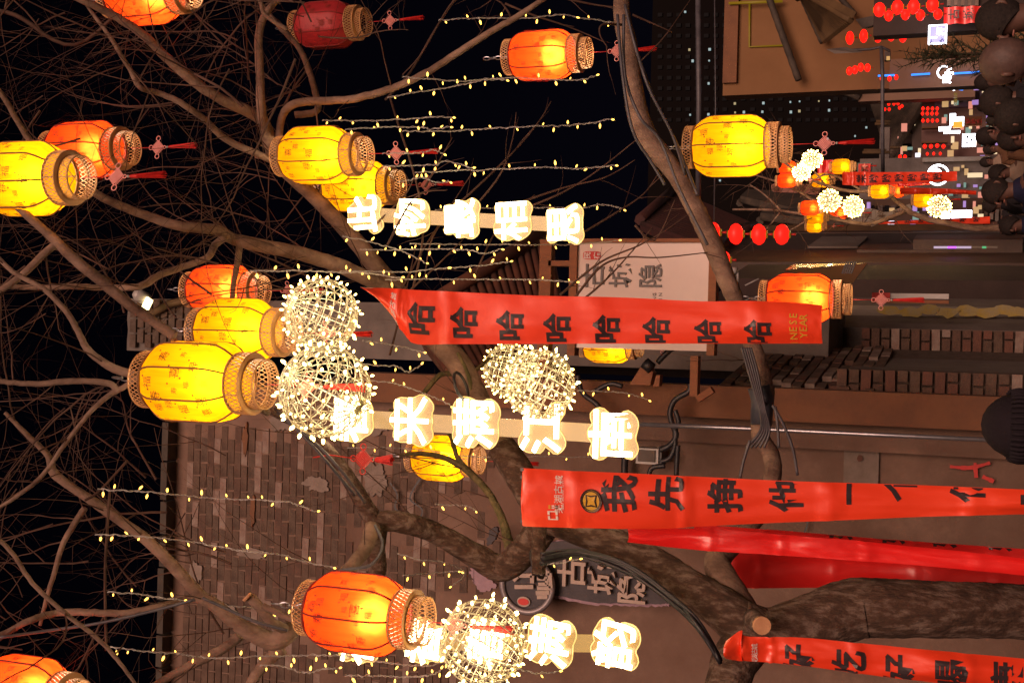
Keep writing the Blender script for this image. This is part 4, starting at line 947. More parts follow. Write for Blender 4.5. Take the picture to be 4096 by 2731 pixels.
def ball(x, y, rpx, label, far=None, e=4.5, tilt=(.2,.1), nm=11, group='balls of fairy lights'):
    if far: p = Y(x, y, far); d = (p-CAM).dot(fwd); rad = rpx*d/F
    else: rad = .175; d = rad*F/rpx; p = D(x, y, d)
    o = thing('light_ball', label, 'light ball', p, (tilt[0], tilt[1], R.random()*PI), group, (1,1,1))
    for k in range(nm): obj('hoop', HOOP, o, rot=(0,0,PI*k/nm), scale=(rad,)*3)
    lats = (-68,-52,-38,-25,-12,0,12,25,38,52,68)
    for la in lats:
        c_, s_ = math.cos(math.radians(la)), math.sin(math.radians(la))
        obj('hoop', HOOP, o, (0,0,rad*s_), (PI/2,0,0), (rad*c_, rad, rad*c_))
    for li, la in enumerate((-78,-60,-38,-18,0,18,38,60,78)):
        c_, s_ = math.cos(math.radians(la)), math.sin(math.radians(la)); nn_ = max(4, int(18*c_*(1 if not far else .8)))
        for j in range(nn_):
            a = 2*PI*(j+.5*(li % 2))/nn_+R.uniform(-.05,.05); v = Vector((c_*math.cos(a), c_*math.sin(a), s_))
            dv = (v+Vector((R.gauss(0,.2),R.gauss(0,.2),R.gauss(0,.2)))).normalized()
            bs_ = R.uniform(.65,1.25); obj('bulb', BBF if far else BB, o, v*rad*R.uniform(.95,1.01), dv.to_track_quat('Z','Y').to_euler(), (bs_,)*3)
    q = MB()
    for k in range(30 if not far else 5):
        a0_ = R.uniform(0, 2*PI); z0_ = R.uniform(-.8,.8); pts = []
        for i in range(9):
            a0_ += R.uniform(.1,.5); z0_ = max(-.9, min(.9, z0_+R.uniform(-.25,.25))); c_ = math.sqrt(1-z0_*z0_)*R.uniform(.88,1.0)
            pts.append((rad*c_*math.cos(a0_), rad*c_*math.sin(a0_), rad*z0_))
        q.tube(pts, .0012, 3, caps=False)
    w_ = q.build('wiring', MT['cagewhite'], o, kind='stuff')
    key = (bool(far), e)
    if key not in bl:
        l = bpy.data.lights.new('ball_glow', 'POINT'); l.energy = e; l.shadow_soft_size = .03; l.color = (1,.8,.42); bl[key] = l
    obj('ball_light', bl[key], o)
    return o
ball(1285,1258,146,'upper of the two light balls left of the laughing banner, against the night sky', tilt=(.3,.1))
ball(1300,1563,184,'largest light ball, overlapping the first character of the middle neon verse', tilt=(.1,.35))
ball(2040,1480,106,'light ball mostly behind another one, under the laughing banner', tilt=(.6,.1), )
ball(2160,1537,140,'light ball touching the middle neon verse above the river character', tilt=(.4,-.2))
ball(1932,2568,172,'light ball below the large red lantern, in front of the bottom neon verse', tilt=(.5,.3))
bg2 = 'far light balls on the distant tree'
ball(3247,640,33,'far light ball beside the tassel of the lone yellow lantern', 19.2, 5, group=bg2)
ball(3206,690,27,'far light ball overlapping a far red lantern', 19.0, 5, group=bg2)
ball(3318,803,38,'far light ball just above a red peak, between two far lanterns', 19.0, 5, group=bg2)
ball(3413,826,35,'far light ball beside the slanting white sign', 19.2, 5, group=bg2)
ball(3757,826,38,'far light ball next to the white street lamp glare', 19.0, 5, group=bg2)

# ------------------------------------------------------------------ fairy light strings
def string(pts, d, label, step=74, both=True, group='fairy light strings hanging from the limbs'):
    W = smooth_line([list(D(x, y, d)) for x, y in pts], 8); W = [Vector(p) for p in W]
    for i in range(1, len(W)-1): W[i] += cY*R.gauss(0,.002)+fwd*R.gauss(0,.004)
    o = thing('fairy_light_string', label, 'string lights', W[0])
    o['group'] = group
    q = MB()
    for s_ in (0, 1):      # two twisted strands
        tp = []; acc = 0
        for i in range(len(W)-1):
            for k in range(4):
                t_ = k/4; p = W[i].lerp(W[i+1], t_); a = acc*110+s_*PI; acc += (W[i+1]-W[i]).length/4
                tp.append(p+Vector((math.cos(a)*.0028, math.sin(a)*.0028, math.sin(a*.31)*.002)))
        q.tube(tp, .0017, 3, caps=False)
    child('wire', q, MT['whiteplastic'], o)
    acc = step*.35*pxm(d); side = 1; st = step*pxm(d); s_ = 0
    for i in range(len(W)-1):
        seg = W[i+1]-W[i]; l_ = seg.length
        while acc < s_+l_:
            p = W[i]+seg*((acc-s_)/l_); side = -side if R.random() < .8 else side
            dv = (cY*side+Vector((R.gauss(0,.35), R.gauss(0,.35), R.gauss(0,.35)))).normalized()
            bs_ = R.uniform(.7,1.2); obj('bulb', SB, o, p-Vector(o.location), dv.to_track_quat('Z','Y').to_euler(), (bs_, bs_, bs_*R.uniform(1,1.5))); acc += st*R.uniform(.55,1.5)
        s_ += l_
    e_ = (W[-1]-W[-2]).normalized(); obj('bulb', SB, o, W[-1]-Vector(o.location), e_.to_track_quat('Z','Y').to_euler())
    return o
SL = [([(1755,82),(1900,74),(2120,72),(2260,62),(2460,92)],6.9,'fairy light string nearest the top edge, ending at the bent limb'),
 ([(1610,308),(1850,325),(2050,312),(2290,322),(2380,305)],6.6,'fairy light string passing behind the lone glowing red lantern'),
 ([(1550,390),(1700,365),(1850,340),(1950,316),(2020,320)],6.7,'short slanting fairy light string joining one beside the glowing red lantern'),
 ([(1290,482),(1400,484),(1600,478),(1720,468),(1805,470)],6.8,'fairy light string just above the yellow pair, the nearer the top edge'),
 ([(1380,520),(1560,508),(1690,510),(1720,518),(1795,508)],6.7,'crinkled fairy light string touching the top of the yellow pair'),
 ([(1610,525),(1780,525),(1950,515),(2150,505),(2300,500),(2440,478)],6.7,'long fairy light string running clear across the black sky'),
 ([(1530,615),(1660,612),(1700,608),(1735,600),(1770,614)],6.5,'short fairy light string beside the tassel of the upper yellow lantern'),
 ([(1530,665),(1650,662),(1740,658),(1790,645),(1885,672)],6.5,'curling fairy light string just under a red tassel of the yellow pair'),
 ([(1660,690),(1800,684),(2010,676),(2180,670),(2330,675),(2455,662)],6.7,'long fairy light string lying nearest above the upper neon verse'),
 ([(1590,730),(1660,715),(1690,712),(1750,730),(1795,726)],6.4,'short tangled fairy light string beside the lower tassel of the yellow pair'),
 ([(1740,840),(1900,834),(2130,832),(2330,832),(2400,818),(2490,836)],7.2,'fairy light string running behind the upper neon verse'),
 ([(1370,945),(1480,968),(1560,990),(1640,1018),(1700,1052)],6.9,'fairy light string slanting down past the first upper neon character'),
 ([(1440,998),(1600,1000),(1760,996),(1880,1002),(1940,1015),(2000,996)],6.8,'fairy light string close under the upper neon verse'),
 ([(1640,975),(1800,978),(2000,976),(2150,980),(2300,978),(2470,962)],7.0,'fairy light string ending over the corner of the white signboard'),
 ([(1360,1085),(1500,1086),(1640,1088),(1740,1075),(1900,1065),(2035,1048)],6.8,'fairy light string reaching from the green limb to the bare sky left of the signboard'),
 ([(1540,1120),(1750,1116),(1900,1118),(2100,1118),(2300,1128)],6.8,'fairy light string running just above the laughing banner'),
 ([(1000,1084),(1200,1084),(1340,1088),(1470,1094),(1600,1110)],6.2,'fairy light string over the crossed red lantern'),
 ([(1450,1362),(1530,1372),(1620,1390),(1690,1408)],6.3,'short fairy light string right of the upper light ball'),
 ([(1430,1456),(1520,1462),(1590,1466),(1630,1488),(1680,1462)],6.3,'curly fairy light string between the two big light balls'),
 ([(1450,1520),(1560,1530),(1660,1560),(1740,1590),(1800,1620)],6.5,'fairy light string sagging above the second middle neon character'),
 ([(2310,1562),(2400,1566),(2470,1568),(2540,1580),(2590,1598)],7.4,'fairy light string right of the light balls against the brown pilaster'),
 ([(1390,1790),(1560,1790),(1700,1800),(1900,1826),(2140,1824),(2400,1828)],8.2,'faint fairy light string running behind the middle neon verse'),
 ([(390,1955),(560,1965),(720,1980),(870,1992),(1130,2005),(1200,2022),(1262,2045)],6.0,'upper of the long fairy light strings crossing the dark gable wall'),
 ([(380,2136),(520,2142),(680,2155),(830,2178),(960,2200),(1110,2215),(1200,2240),(1330,2268)],6.0,'long fairy light string crossing in front of the curved grey limb'),
 ([(430,2366),(560,2376),(640,2390),(730,2400)],6.0,'short fairy light string above the pale curved limb at the left'),
 ([(440,2586),(560,2602),(700,2612),(840,2630),(1060,2625),(1230,2620),(1370,2622)],6.0,'long fairy light string near the bottom edge left of the large red lantern'),
 ([(890,2420),(1000,2430),(1090,2445),(1180,2470)],6.4,'short fairy light string around the sawn off branch'),
 ([(1040,2660),(1130,2664),(1220,2690),(1290,2675),(1350,2672)],6.1,'fairy light string under the fork at the bottom edge'),
 ([(1380,2620),(1460,2636),(1560,2650),(1700,2662),(1800,2640)],5.6,'fairy light string beneath the large red lantern'),
 ([(1380,2700),(1500,2702),(1620,2706),(1720,2698),(1760,2680)],5.6,'lowest fairy light string below the large red lantern'),
 ([(1590,2212),(1680,2236),(1780,2250),(1860,2290),(1810,2340)],7.4,'looping fairy light string under the crooked limb'),
 ([(1740,2015),(1800,2020),(1870,2022),(1900,2040)],7.2,'short fairy light string hanging inside the crook of the old limb'),
 ([(2190,2256),(2250,2250),(2312,2236)],6.2,'very short fairy light string on the round emblem sign'),
 ([(1610,2300),(1700,2292),(1770,2288),(1830,2284)],7.2,'short straight fairy light string between crooked limb and red lantern'),
 ([(1990,2650),(2080,2676),(2150,2690),(2230,2683)],5.4,'short fairy light string below the bottom light ball')]
for pts, d, lb in SL: string(pts, d, lb)

# ------------------------------------------------------------------ neon verses
def neon(chars, cpos, hpx, yy, label, skip=()):
    P0 = Y(*cpos[0], yy); o = thing('neon_verse', label, 'neon sign', P0)
    dep = (P0-CAM).dot(fwd); hs = [h*dep/F for h in hpx] if hasattr(hpx, '__len__') else [hpx*dep/F]*len(chars)
    Cs = [Y(*c, yy) for c in cpos]
    q = MB(); a_, b_ = Cs[0], Cs[-1]; dr = (b_-a_).normalized(); a2, b2 = a_-dr*.04, b_+dr*.02
    wd = hs[0]*.21; nrm = Vector((dr.z,0,-dr.x))*wd
    q.hexa([a2-nrm, a2+nrm, b2+nrm, b2-nrm]+[p+Vector((0,-.008,0)) for p in (a2-nrm, a2+nrm, b2+nrm, b2-nrm)]); child('backing_strip', q, MT['acrylic'], o)
    rot = math.atan2(-dr.x, -dr.z)
    for ch, c, h in zip(chars, Cs, hs):
        me = glyph(ch, .004 if ch in '来春花' else .010, 2)
        ca, sa = math.cos(rot), math.sin(rot)
        # rounded backing plate following the character
        rad = [0]*48
        for v in me[0]:
            a = math.atan2(v.y, v.x); k = int((a+PI)/(2*PI)*48) % 48
            for dk in (-2,-1,0,1,2): rad[(k+dk) % 48] = max(rad[(k+dk) % 48], v.length*1.04+.055-.015*abs(dk))
        rad = [max(.27, r_) for r_ in rad]; rad = [(rad[i-1]+2*rad[i]+rad[(i+1) % 48])/4 for i in range(48)]
        q = MB(); pl = []
        for z_ in (0, -.010):
            for i in range(48):
                a = 2*PI*(i+.5)/48-PI; x_, y_ = rad[i]*math.cos(a)*h, rad[i]*math.sin(a)*h
                q.v.append((c.x+x_*ca+y_*sa*-1*-1*0+ -y_*-sa*1 if False else c.x+x_*ca-y_*sa, c.y-.002+z_, c.z+x_*sa+y_*ca))
        q.face(tuple(range(47,-1,-1))); q.face(tuple(range(48,96)))
        for i in range(48): q.face((i, (i+1) % 48, 48+(i+1) % 48, 48+i), 1)
        bp = child('backing_plate', q, [MT['acrylic'], MT['acrylic_rim']], o)
        q = MB(); q.tube([tuple(Vector(q_)+Vector((0,-.004,0))) for q_ in [(c.x+(rad[i]*math.cos(2*PI*(i+.5)/48-PI)*ca-rad[i]*math.sin(2*PI*(i+.5)/48-PI)*sa)*h, c.y-.008, c.z+(rad[i]*math.cos(2*PI*(i+.5)/48-PI)*sa+rad[i]*math.sin(2*PI*(i+.5)/48-PI)*ca)*h) for i in range(48)]], .003, 4, closed=True); child('lit_edge', q, MT['acrylic_rim'], o)
        if ch in skip: continue
        q = MB(); thick(q, me, lambda v, dz: (c.x+(v.x*ca*1.14-v.y*sa)*h, c.y-.03-dz, c.z+(v.x*sa+v.y*ca)*h), .014)
        child('neon_character', q, MT['neon'], o)
    return o
neon('此物最相思', [(1462,858),(1650,872),(1850,876),(2052,888),(2262,900)] , 130, 6.3, 'upper neon verse of five glowing characters hung against the black sky')
neon('春来满江南', [(1410,1672),(1648,1680),(1904,1692),(2172,1712),(2450,1736)], 164, 6.2, 'middle neon verse of five glowing characters passing under the light balls')
neon('花香满路韵'[0:1]+'香春'+'满'+'韵', [(1440,2560),(1700,2560),(1950,2560),(2205,2563),(2462,2572)], 156, 5.9, 'bottom neon verse of glowing characters half hidden by a red lantern and a light ball')

# a red knot and tassel hanging by itself
kp = D(1452, 1835, 6.6); KT = thing('knot_tassel', 'bright red knotted charm with a short tassel hanging by itself near the crossed yellow lantern', 'charm', kp)
obj('knot', LP['knotr'], KT, scale=(1.25,)*3); ta_ = obj('tassel', LP['tassel'], KT, (0,0,-.07), scale=(1.6,1.6,.55)); obj('bead', LP['bead'], ta_, (0,0,.007))
q = MB(); q.tube([(0,0,.05),(.01,0,.2),(-.01,0,.3)], .003, 5); q.build('cord', MT['knotred'], KT)
# ------------------------------------------------------------------ red banners
def banner(rows, label, m, chars=(), small=None, curl=.05, group='long red festival banners hung from the tree', folds=0, tri=None, seed=0):
    """rows: (px, py_near_top, py_bottom, depth) down the length; t runs from the world's right edge (0) to its left edge (1)"""
    P = smooth_line([tuple(D(r_[0], r_[1], r_[3]))+tuple(D(r_[0]+(r_[4] if len(r_) > 4 else 0), r_[2], r_[3])) for r_ in rows], 8)
    n = len(P)-1; rr = random.Random(seed); ph_ = rr.uniform(0, 6)
    def pt(s, t, off=0):
        f = min(max(s, 0), .99999)*n; i = int(f); k = f-i
        a = Vector(P[i][:3]).lerp(Vector(P[i+1][:3]), k); b = Vector(P[i][3:]).lerp(Vector(P[i+1][3:]), k)
        w_ = (a-b).length
        bow = curl*math.sin(t*PI*.9+.2)*(.6+.4*math.sin(s*7+ph_))+.010*math.sin(s*23+ph_)*math.sin(t*PI)+.013*noise.noise(Vector((s*9, t*2.5, seed)))+.004*noise.noise(Vector((s*40, t*9, seed)))
        cr = 0
        for c_ in (.22,.41,.63,.84): cr += .014*max(0, 1-abs(s-c_-.01*math.sin(t*3))/.012)
        return a.lerp(b, t)+Vector((0, -bow-cr-off, 0))
    L_ = (Vector(P[0][:3])-Vector(P[-1][:3])).length
    o = thing('festival_banner', label, 'banner', Vector(P[0][:3]), group=group)
    q = MB(); q.grid(lambda u, v: pt(u, v), 90, 14); child('cloth', q, m, o)
    def put(ch, s0, t0, hs, ht, m_, name='character', off=.02, wd=.028):
        me = glyph(ch, wd, 2)
        # t axis = -glyph x ; s axis = -glyph y
        lo = (t0-.985)/ht; hi = (t0-.015)/ht
        me = clip(me, lo, hi, [lo+(hi-lo)*k/10 for k in range(1,10)])
        if not me[1]: return
        q = MB(); q.add_mesh(me, lambda v: pt(s0-v.y*hs, t0-v.x*ht, .004)); child(name, q, m_, o)
    for c_ in chars: put(*c_)
    return o, put, pt
# the laughing banner
hs = .072
b1, put, pt = banner([(1462,1150,1152,5.6),(1500,1151,1185,5.6),(1560,1153,1255,5.6),(1620,1157,1340,5.6),(1665,1160,1376,5.6),(1800,1166,1376,5.6),(2000,1176,1376,5.6),(2200,1184,1375,5.6),(2500,1190,1374,5.6),(2800,1205,1374,5.6),(3000,1204,1374,5.6),(3200,1212,1374,5.6),(3290,1222,1374,5.6)],
    'laughing red banner with eight repeated black characters, its upper corner drawn to a point', MT['banner'], curl=.05, seed=1)
s_of = lambda x: None
def s_at(pt, x):
    lo, hi = 0, 1
    for _ in range(30):
        m_ = (lo+hi)/2; v = pt(m_, .5)-CAM; px = CX+F*v.dot(cX)/v.dot(fwd)
        if px < x: lo = m_
        else: hi = m_
    return (lo+hi)/2
for x, t0 in ((1685,.52),(1855,.58),(2040,.62),(2228,.66),(2425,.68),(2625,.70),(2830,.72),(3030,.74)):
    s1, s2 = s_at(pt, x-55), s_at(pt, x+55); put('哈', (s1+s2)/2, t0, (s2-s1), .62, MT['ink'])
def text_line(put_, word, x, t0, t1, pt_, m_, wpx, ht):
    """small lettering running across the banner"""
    k = len(word)
    for i, ch in enumerate(word):
        if ch == ' ': continue
        s1, s2 = s_at(pt_, x-wpx/2), s_at(pt_, x+wpx/2); put_(ch, (s1+s2)/2, t0+(t1-t0)*i/(k-1), (s2-s1), ht, m_, 'letter', .02, .006)
text_line(put, 'CHINESE', 3172, 1.32, .32, pt, MT['coin'], 44, .24)
text_line(put, 'NEW YEAR', 3212, 1.40, .34, pt, MT['coin'], 44, .24)
text_line(put, '芜湖古城', 1570, .95, .22, pt, MT['whiteprint'], 24, .20)
# the boast banner
b2, put, pt = banner([(2090,1870,2100,5.2),(2120,1872,2104,5.2),(2300,1882,2110,5.2),(2600,1895,2114,5.2),(2800,1905,2104,5.2),(3100,1920,2090,5.2),(3400,1930,2078,5.2),(3700,1940,2066,5.2),(4000,1952,2058,5.2),(4300,1964,2054,5.2)],
    'red banner with a gold coin print and black characters, hung flat from the crooked limb', MT['banner'], curl=.045, seed=2)
for ch, x, t0, ht in (('我',2475,.36,.85),('先',2665,.34,.85),('挣',2900,.36,.95),('他',3145,.35,1.0),('一',3395,.12,1.2),('个',3600,.0,1.3),('亿',3870,-.05,1.5),('哈',4140,.0,1.5)):
    s1, s2 = s_at(pt, x-72), s_at(pt, x+72); put(ch, (s1+s2)/2, t0, s2-s1, ht*.78, MT['ink'])
text_line(put, '芜湖古城', 2234, .66, .16, pt, MT['whiteprint'], 32, .15)
text_line(put, 'WUHU ANCIENT CITY', 2252, .66, .18, pt, MT['whiteprint'], 10, .045)
# white emblem of two hooked strokes
q = MB()
def rect_on(q, s0, s1, t0, t1, off=.005): q.quad(pt(s0,t0,off), pt(s1,t0,off), pt(s1,t1,off), pt(s0,t1,off))
sA, sB = s_at(pt, 2190), s_at(pt, 2230); sm = (sA+sB)/2
for ta, tb in ((.86,.79),(.77,.70)):
    rect_on(q, sA, sA+(sB-sA)*.22, ta, tb); rect_on(q, sB-(sB-sA)*.22, sB, ta, tb); rect_on(q, sA, sB, (ta if ta > .8 else tb), (ta-.02 if ta > .8 else tb+.02))
child('emblem', q, MT['whiteprint'], b2)
for k in range(6):
    q = MB(); s0 = sA+(sB-sA)*(.1+.35*(k % 3)); t0 = .66-.035*(k//3); rect_on(q, s0, s0+(sB-sA)*.25, t0, t0-.025); child('emblem_dot', q, MT[('coin','whiteprint','beige2')[k % 3]], b2)
q = MB(); s0, s1 = s_at(pt, 2325), s_at(pt, 2408); c0 = (s0+s1)/2; n_ = 24; hs_ = (s1-s0)/2; tcen, ht_ = .50, .20
q.v = [tuple(pt(c0, tcen, .008))]+[tuple(pt(c0+hs_*math.cos(2*PI*j/n_), tcen+ht_*math.sin(2*PI*j/n_), .008)) for j in range(n_)]
for j in range(n_): q.face((0, 1+j, 1+(j+1) % n_))
cn = child('coin_print', q, MT['coin'], b2)
q = MB()
for ra in (1.0, .86):
    pts_ = [pt(c0+hs_*ra*math.cos(2*PI*j/n_), tcen+ht_*ra*math.sin(2*PI*j/n_), .010) for j in range(n_)]; q.tube(pts_, .0022 if ra < 1 else .003, 4, closed=True)
sq = [pt(c0+hs_*.5*a_, tcen+ht_*.5*b_, .010) for a_, b_ in ((-1,-1),(0,-.8),(1,-1),(.8,0),(1,1),(0,.8),(-1,1),(-.8,0))]; q.tube(sq, .004, 4, closed=True)
child('coin_outline', q, MT['ink'], b2)
for (s_, t_) in ((.004,.03),(.01,.16),(.006,.93)):
    q = MB(); c_ = pt(s_, t_, .006); q.lathe([(0,0),(.008,0)], 8, c=(0,0,0)); q.v = [(c_.x+v[0], c_.y, c_.z+v[1]) for v in q.v]; child('eyelet', q, MT['ink'], b2)
# food banner at the bottom
b3, put, pt = banner([(2905,2560,2632,5.0),(2965,2518,2640,5.0),(2985,2542,2641,5.0),(3100,2545,2650,5.0),(3300,2555,2672,5.0),(3600,2585,2712,5.0),(3900,2612,2745,5.0),(4200,2640,2780,5.0)],
    'red food banner with black characters hung beside the trunk near the bottom edge', MT['banner'], curl=.05, seed=3)
for ch, x, t0 in (('好',3200,.74),('吃',3395,.74),('好',3600,.74),('喝',3810,.70),('康',4030,.62)):
    s1, s2 = s_at(pt, x-70), s_at(pt, x+70); put(ch, (s1+s2)/2, t0, s2-s1, 1.05, MT['ink'])
text_line(put, '芜湖古城', 3018, .95, .36, pt, MT['whiteprint'], 26, .22)
# banners turned edge-on, their red backs to the viewer
b4, put, pt = banner([(2510,2116,2168,5.5),(2800,2112,2200,5.5),(3100,2135,2218,5.5),(3400,2160,2240,5.5),(3800,2200,2272,5.5),(4250,2250,2316,5.5)],
    'pinkish banner seen nearly edge-on between the coin banner and the broad plain one', MT['banner2'], curl=-.03, seed=4)
b5, put, pt = banner([(2780,2095,2150,6.0),(3100,2118,2190,6.0),(3500,2150,2240,6.0),(3800,2172,2265,6.0),(4250,2205,2300,6.0)],
    'deep red banner whose inked edge shows just below the coin banner', MT['banner2'], curl=.08, seed=5)
for i, x in enumerate((3350,3560,3770,3990)):
    s1, s2 = s_at(pt, x-60), s_at(pt, x+60); put('奶', (s1+s2)/2, -.25, s2-s1, .8, MT['ink'])
b6, put, pt = banner([(2900,2190,2345,6.9),(3000,2195,2352,6.9),(3300,2205,2352,6.9),(3600,2215,2360,6.9),(3900,2240,2365,6.9),(4250,2260,2370,6.9)],
    'broad plain dark red banner hanging behind the trunk', MT['banner2'], curl=-.10, seed=6)
b7, put, pt = banner([(3370,690,740,17),(3420,688,742,17),(3500,689,741,17),(3700,688,730,17),(3828,686,724,17)], 'distant red banner with seven black characters in front of the glowing round emblem', MT['banner'], curl=.03, seed=7, group='far red banners')
for i, ch in enumerate('樂哟哟哟哟哟哟'):
    x = 3445+i*51; s1, s2 = s_at(pt, x-21), s_at(pt, x+21); put(ch, (s1+s2)/2, .5, s2-s1, .66, MT['ink'])
banner([(3600,750,776,17.6),(3700,752,778,17.6),(3800,756,776,17.6),(3905,764,780,17.6)], 'distant red banner running out to a thin tip behind the far hat', MT['banner'], curl=.04, seed=8, group='far red banners')
banner([(3590,735,748,18.2),(3660,733,744,18.2),(3720,730,738,18.2)], 'short bright pink distant banner just under the seven character one', MT['banner2'], curl=.03, seed=9, group='far red banners')
b8, put, pt = banner([(3490,890,897,20),(3600,884,896,20),(3760,876,896,20),(3960,866,895,20)], 'distant red banner low beside the gilt corner post with dark characters', MT['banner'], curl=.03, seed=10, group='far red banners')
for i in range(8):
    x = 3520+i*55; s1, s2 = s_at(pt, x-14), s_at(pt, x+14); put('哈', (s1+s2)/2, .3, s2-s1, .8, MT['ink'])
banner([(3270,640,700,22),(3320,640,698,22),(3390,642,696,22)], 'dull red cloth panel behind the far twin light balls', MT['banner2'], curl=.02, seed=11, group='far red banners')

# ------------------------------------------------------------------ signs
def flat(mb, x0, x1, y0, y1, yy, dep=.05):
    fr(mb, x0, x1, y0, y1, yy, dep)
YS = 9.6
SG = thing('hanging_signboard', 'white guesthouse signboard in an orange wood frame with grey characters and a red seal', 'sign', Y(2560,1180,YS))
q = MB(); flat(q, 2296, 2838, 970, 1405, YS, .06); child('board', q, MT['signboard'], SG)
for (x0,x1,y0,y1) in ((2280,2297,955,1422),(2838,2856,955,1422),(2297.5,2837.5,955,969),(2297.5,2837.5,1406,1422)):
    q = MB(); flat(q, x0, x1, y0, y1, YS-.03, .12); child('frame_bar', q, MT['wood_orange'], SG)
for (x0,x1,y0,y1) in ((2160,2192,958,1480),(2193,2279,1042,1064),(2193,2279,1215,1235),(2762,2788,1423,1585)):
    q = MB(); flat(q, x0, x1, y0, y1, YS-.01, .1); child('bracket_bar', q, MT['wood_orange'], SG)
q = MB(); a_ = Y(2792,1596,YS); b_ = Y(2852,1558,YS); q.bar(a_, b_, .08, .05); child('bracket_foot', q, MT['wood_orange'], SG)
def sgn(ch, x, y, hpx, yy, m, parent, off=.012, dep=.02, name='character'):
    me = glyph(ch, off, 2); c_ = Y(x, y, yy); h = hpx*(c_-CAM).dot(fwd)/F
    q = MB(); thick(q, me, lambda v, dz: (c_.x+v.x*h, c_.y-dz, c_.z+v.y*h), dep); return child(name, q, m, parent)
for ch, x in zip('古城隐', (2372,2482,2602)): sgn(ch, x, 1102, 96, YS-.002, MT['ink'], SG, .012, .012)
q = MB(); c_ = Y(2368,1022,YS-.004); n_ = 28
q.v = [(c_.x+pxm(9.8)*(17+0)*abs(math.cos(2*PI*j/n_))**.5*math.copysign(1,math.cos(2*PI*j/n_))*1.0, c_.y, c_.z+pxm(9.8)*38*abs(math.sin(2*PI*j/n_))**.5*math.copysign(1,math.sin(2*PI*j/n_))) for j in range(n_)]
q.face(tuple(range(n_))); child('seal', q, MT['seal'], SG)
for ch, x in zip('民宿', (2350,2388)): sgn(ch, x, 1022, 28, YS-.006, MT['whiteprint'], SG, .01, .004)
for word, x in (('GU CHENG', 2618), ('YIN', 2642)):
    for i, ch in enumerate(reversed(word)):
        if ch != ' ': sgn(ch, x, 1178+i*17, 20, YS-.002, MT['ink'], SG, 0, .005, 'letter')
# charcoal brush shaped sign with raised letters and a ring emblem
YB = 10.2
BS = thing('brush_shaped_sign', 'charcoal brush stroke shaped sign with raised cream characters and lilac edges on the rendered wall', 'sign', Y(2400,2300,YB))
def blob(pts, yy, m, name, parent, dep=.05, jag=0):
    rr = random.Random(5); P = []
    sm = smooth_line([list(p) for p in pts]+[list(pts[0])], 8)[:-1]
    for x, y in sm: P.append(Y(x+rr.uniform(-jag,jag), y+rr.uniform(-jag,jag), yy))
    q = MB(); n = len(P); q.v = [tuple(p) for p in P]+[(p.x, p.y+dep, p.z) for p in P]
    q.face(tuple(range(n))); q.face(tuple(range(2*n-1, n-1, -1)))
    for i in range(n): q.face((i, (i+1) % n, n+(i+1) % n, n+i))
    return child(name, q, m, parent)
outl = [(2200,2165),(2330,2168),(2470,2215),(2570,2270),(2640,2330),(2690,2390),(2670,2412),(2600,2414),(2480,2412),(2380,2408),(2250,2384),(2190,2370),(2120,2330),(2120,2230)]
blob([(x+(4 if x > 2400 else -4), y+(9 if y > 2300 else -5)) for x, y in outl], YB, MT['lilac'], 'lilac_edge', BS, .06, 5)
blob(outl, YB-.03, MT['charcoal'], 'face_board', BS, .03, 2)
blob([(1880,2280),(1900,2262),(1940,2300),(1978,2330),(1975,2352),(1930,2362),(1895,2330)], YB, MT['lilac'], 'brush_tip', BS, .04, 6)
blob([(1945,2170),(1960,2120),(1990,2110),(1985,2150),(1955,2178)], YB, MT['charcoal'], 'brush_tip', BS, .04, 4)
for ch, x, y in (('古',2292,2285),('城',2412,2312),('隐',2530,2350)): sgn(ch, x, y, 118, YB-.035, MT['letter'], BS, .02, .05)
RS = thing('ring_emblem_sign', 'round charcoal emblem sign with a metal rim and red seal beside the brush sign', 'sign', Y(2110,2340,YB-.12))
c_ = Y(2110,2340,YB-.12); rr_ = 112*pxm(10.1)
q = MB(); n_ = 40; q.v = [(c_.x+rr_*.97*math.cos(2*PI*j/n_), c_.y, c_.z+rr_*.97*math.sin(2*PI*j/n_)) for j in range(n_)]+[(c_.x+rr_*.97*math.cos(2*PI*j/n_), c_.y+.06, c_.z+rr_*.97*math.sin(2*PI*j/n_)) for j in range(n_)]
q.face(tuple(range(n_))); 
for i in range(n_): q.face((i,(i+1)%n_,n_+(i+1)%n_,n_+i))
child('disc', q, MT['charcoal'], RS)
q = MB(); q.tube([(c_.x+rr_*math.cos(2*PI*j/n_), c_.y-.01, c_.z+rr_*math.sin(2*PI*j/n_)) for j in range(n_)], .028, 6, closed=True); child('rim', q, surf('warm_grey_metal', (.3,.26,.27), (.22,.19,.2), 9, .4, .1, metal=.3), RS)
for pts in ([(2055,2320),(2075,2300),(2130,2300),(2130,2330)], [(2060,2345),(2135,2345)], [(2150,2290),(2200,2290),(2205,2350),(2150,2350)], [(2150,2310),(2190,2312),(2190,2335),(2155,2336)], [(2145,2370),(2200,2368)], [(2150,2385),(2192,2385)]):
    q = MB(); P = [Y(x, y, YB-.15) for x, y in pts]
    for a_, b_ in zip(P[:-1], P[1:]): q.bar(a_, b_, .035, .03, up=Vector((0,1,0)))
    child('raised_stroke', q, MT['letter'], RS)
q = MB(); cc = Y(2094,2405,YB-.14); q.v = [(cc.x+pxm(10)*22*math.cos(2*PI*j/16), cc.y, cc.z+pxm(10)*30*math.sin(2*PI*j/16)) for j in range(16)]; q.face(tuple(range(16))); child('seal', q, MT['letter'], RS)
q = MB(); q.v = [(cc.x+pxm(10)*15*math.cos(2*PI*j/16), cc.y-.005, cc.z+pxm(10)*25*math.sin(2*PI*j/16)) for j in range(16)]; q.face(tuple(range(16))); child('seal', q, MT['seal'], RS)
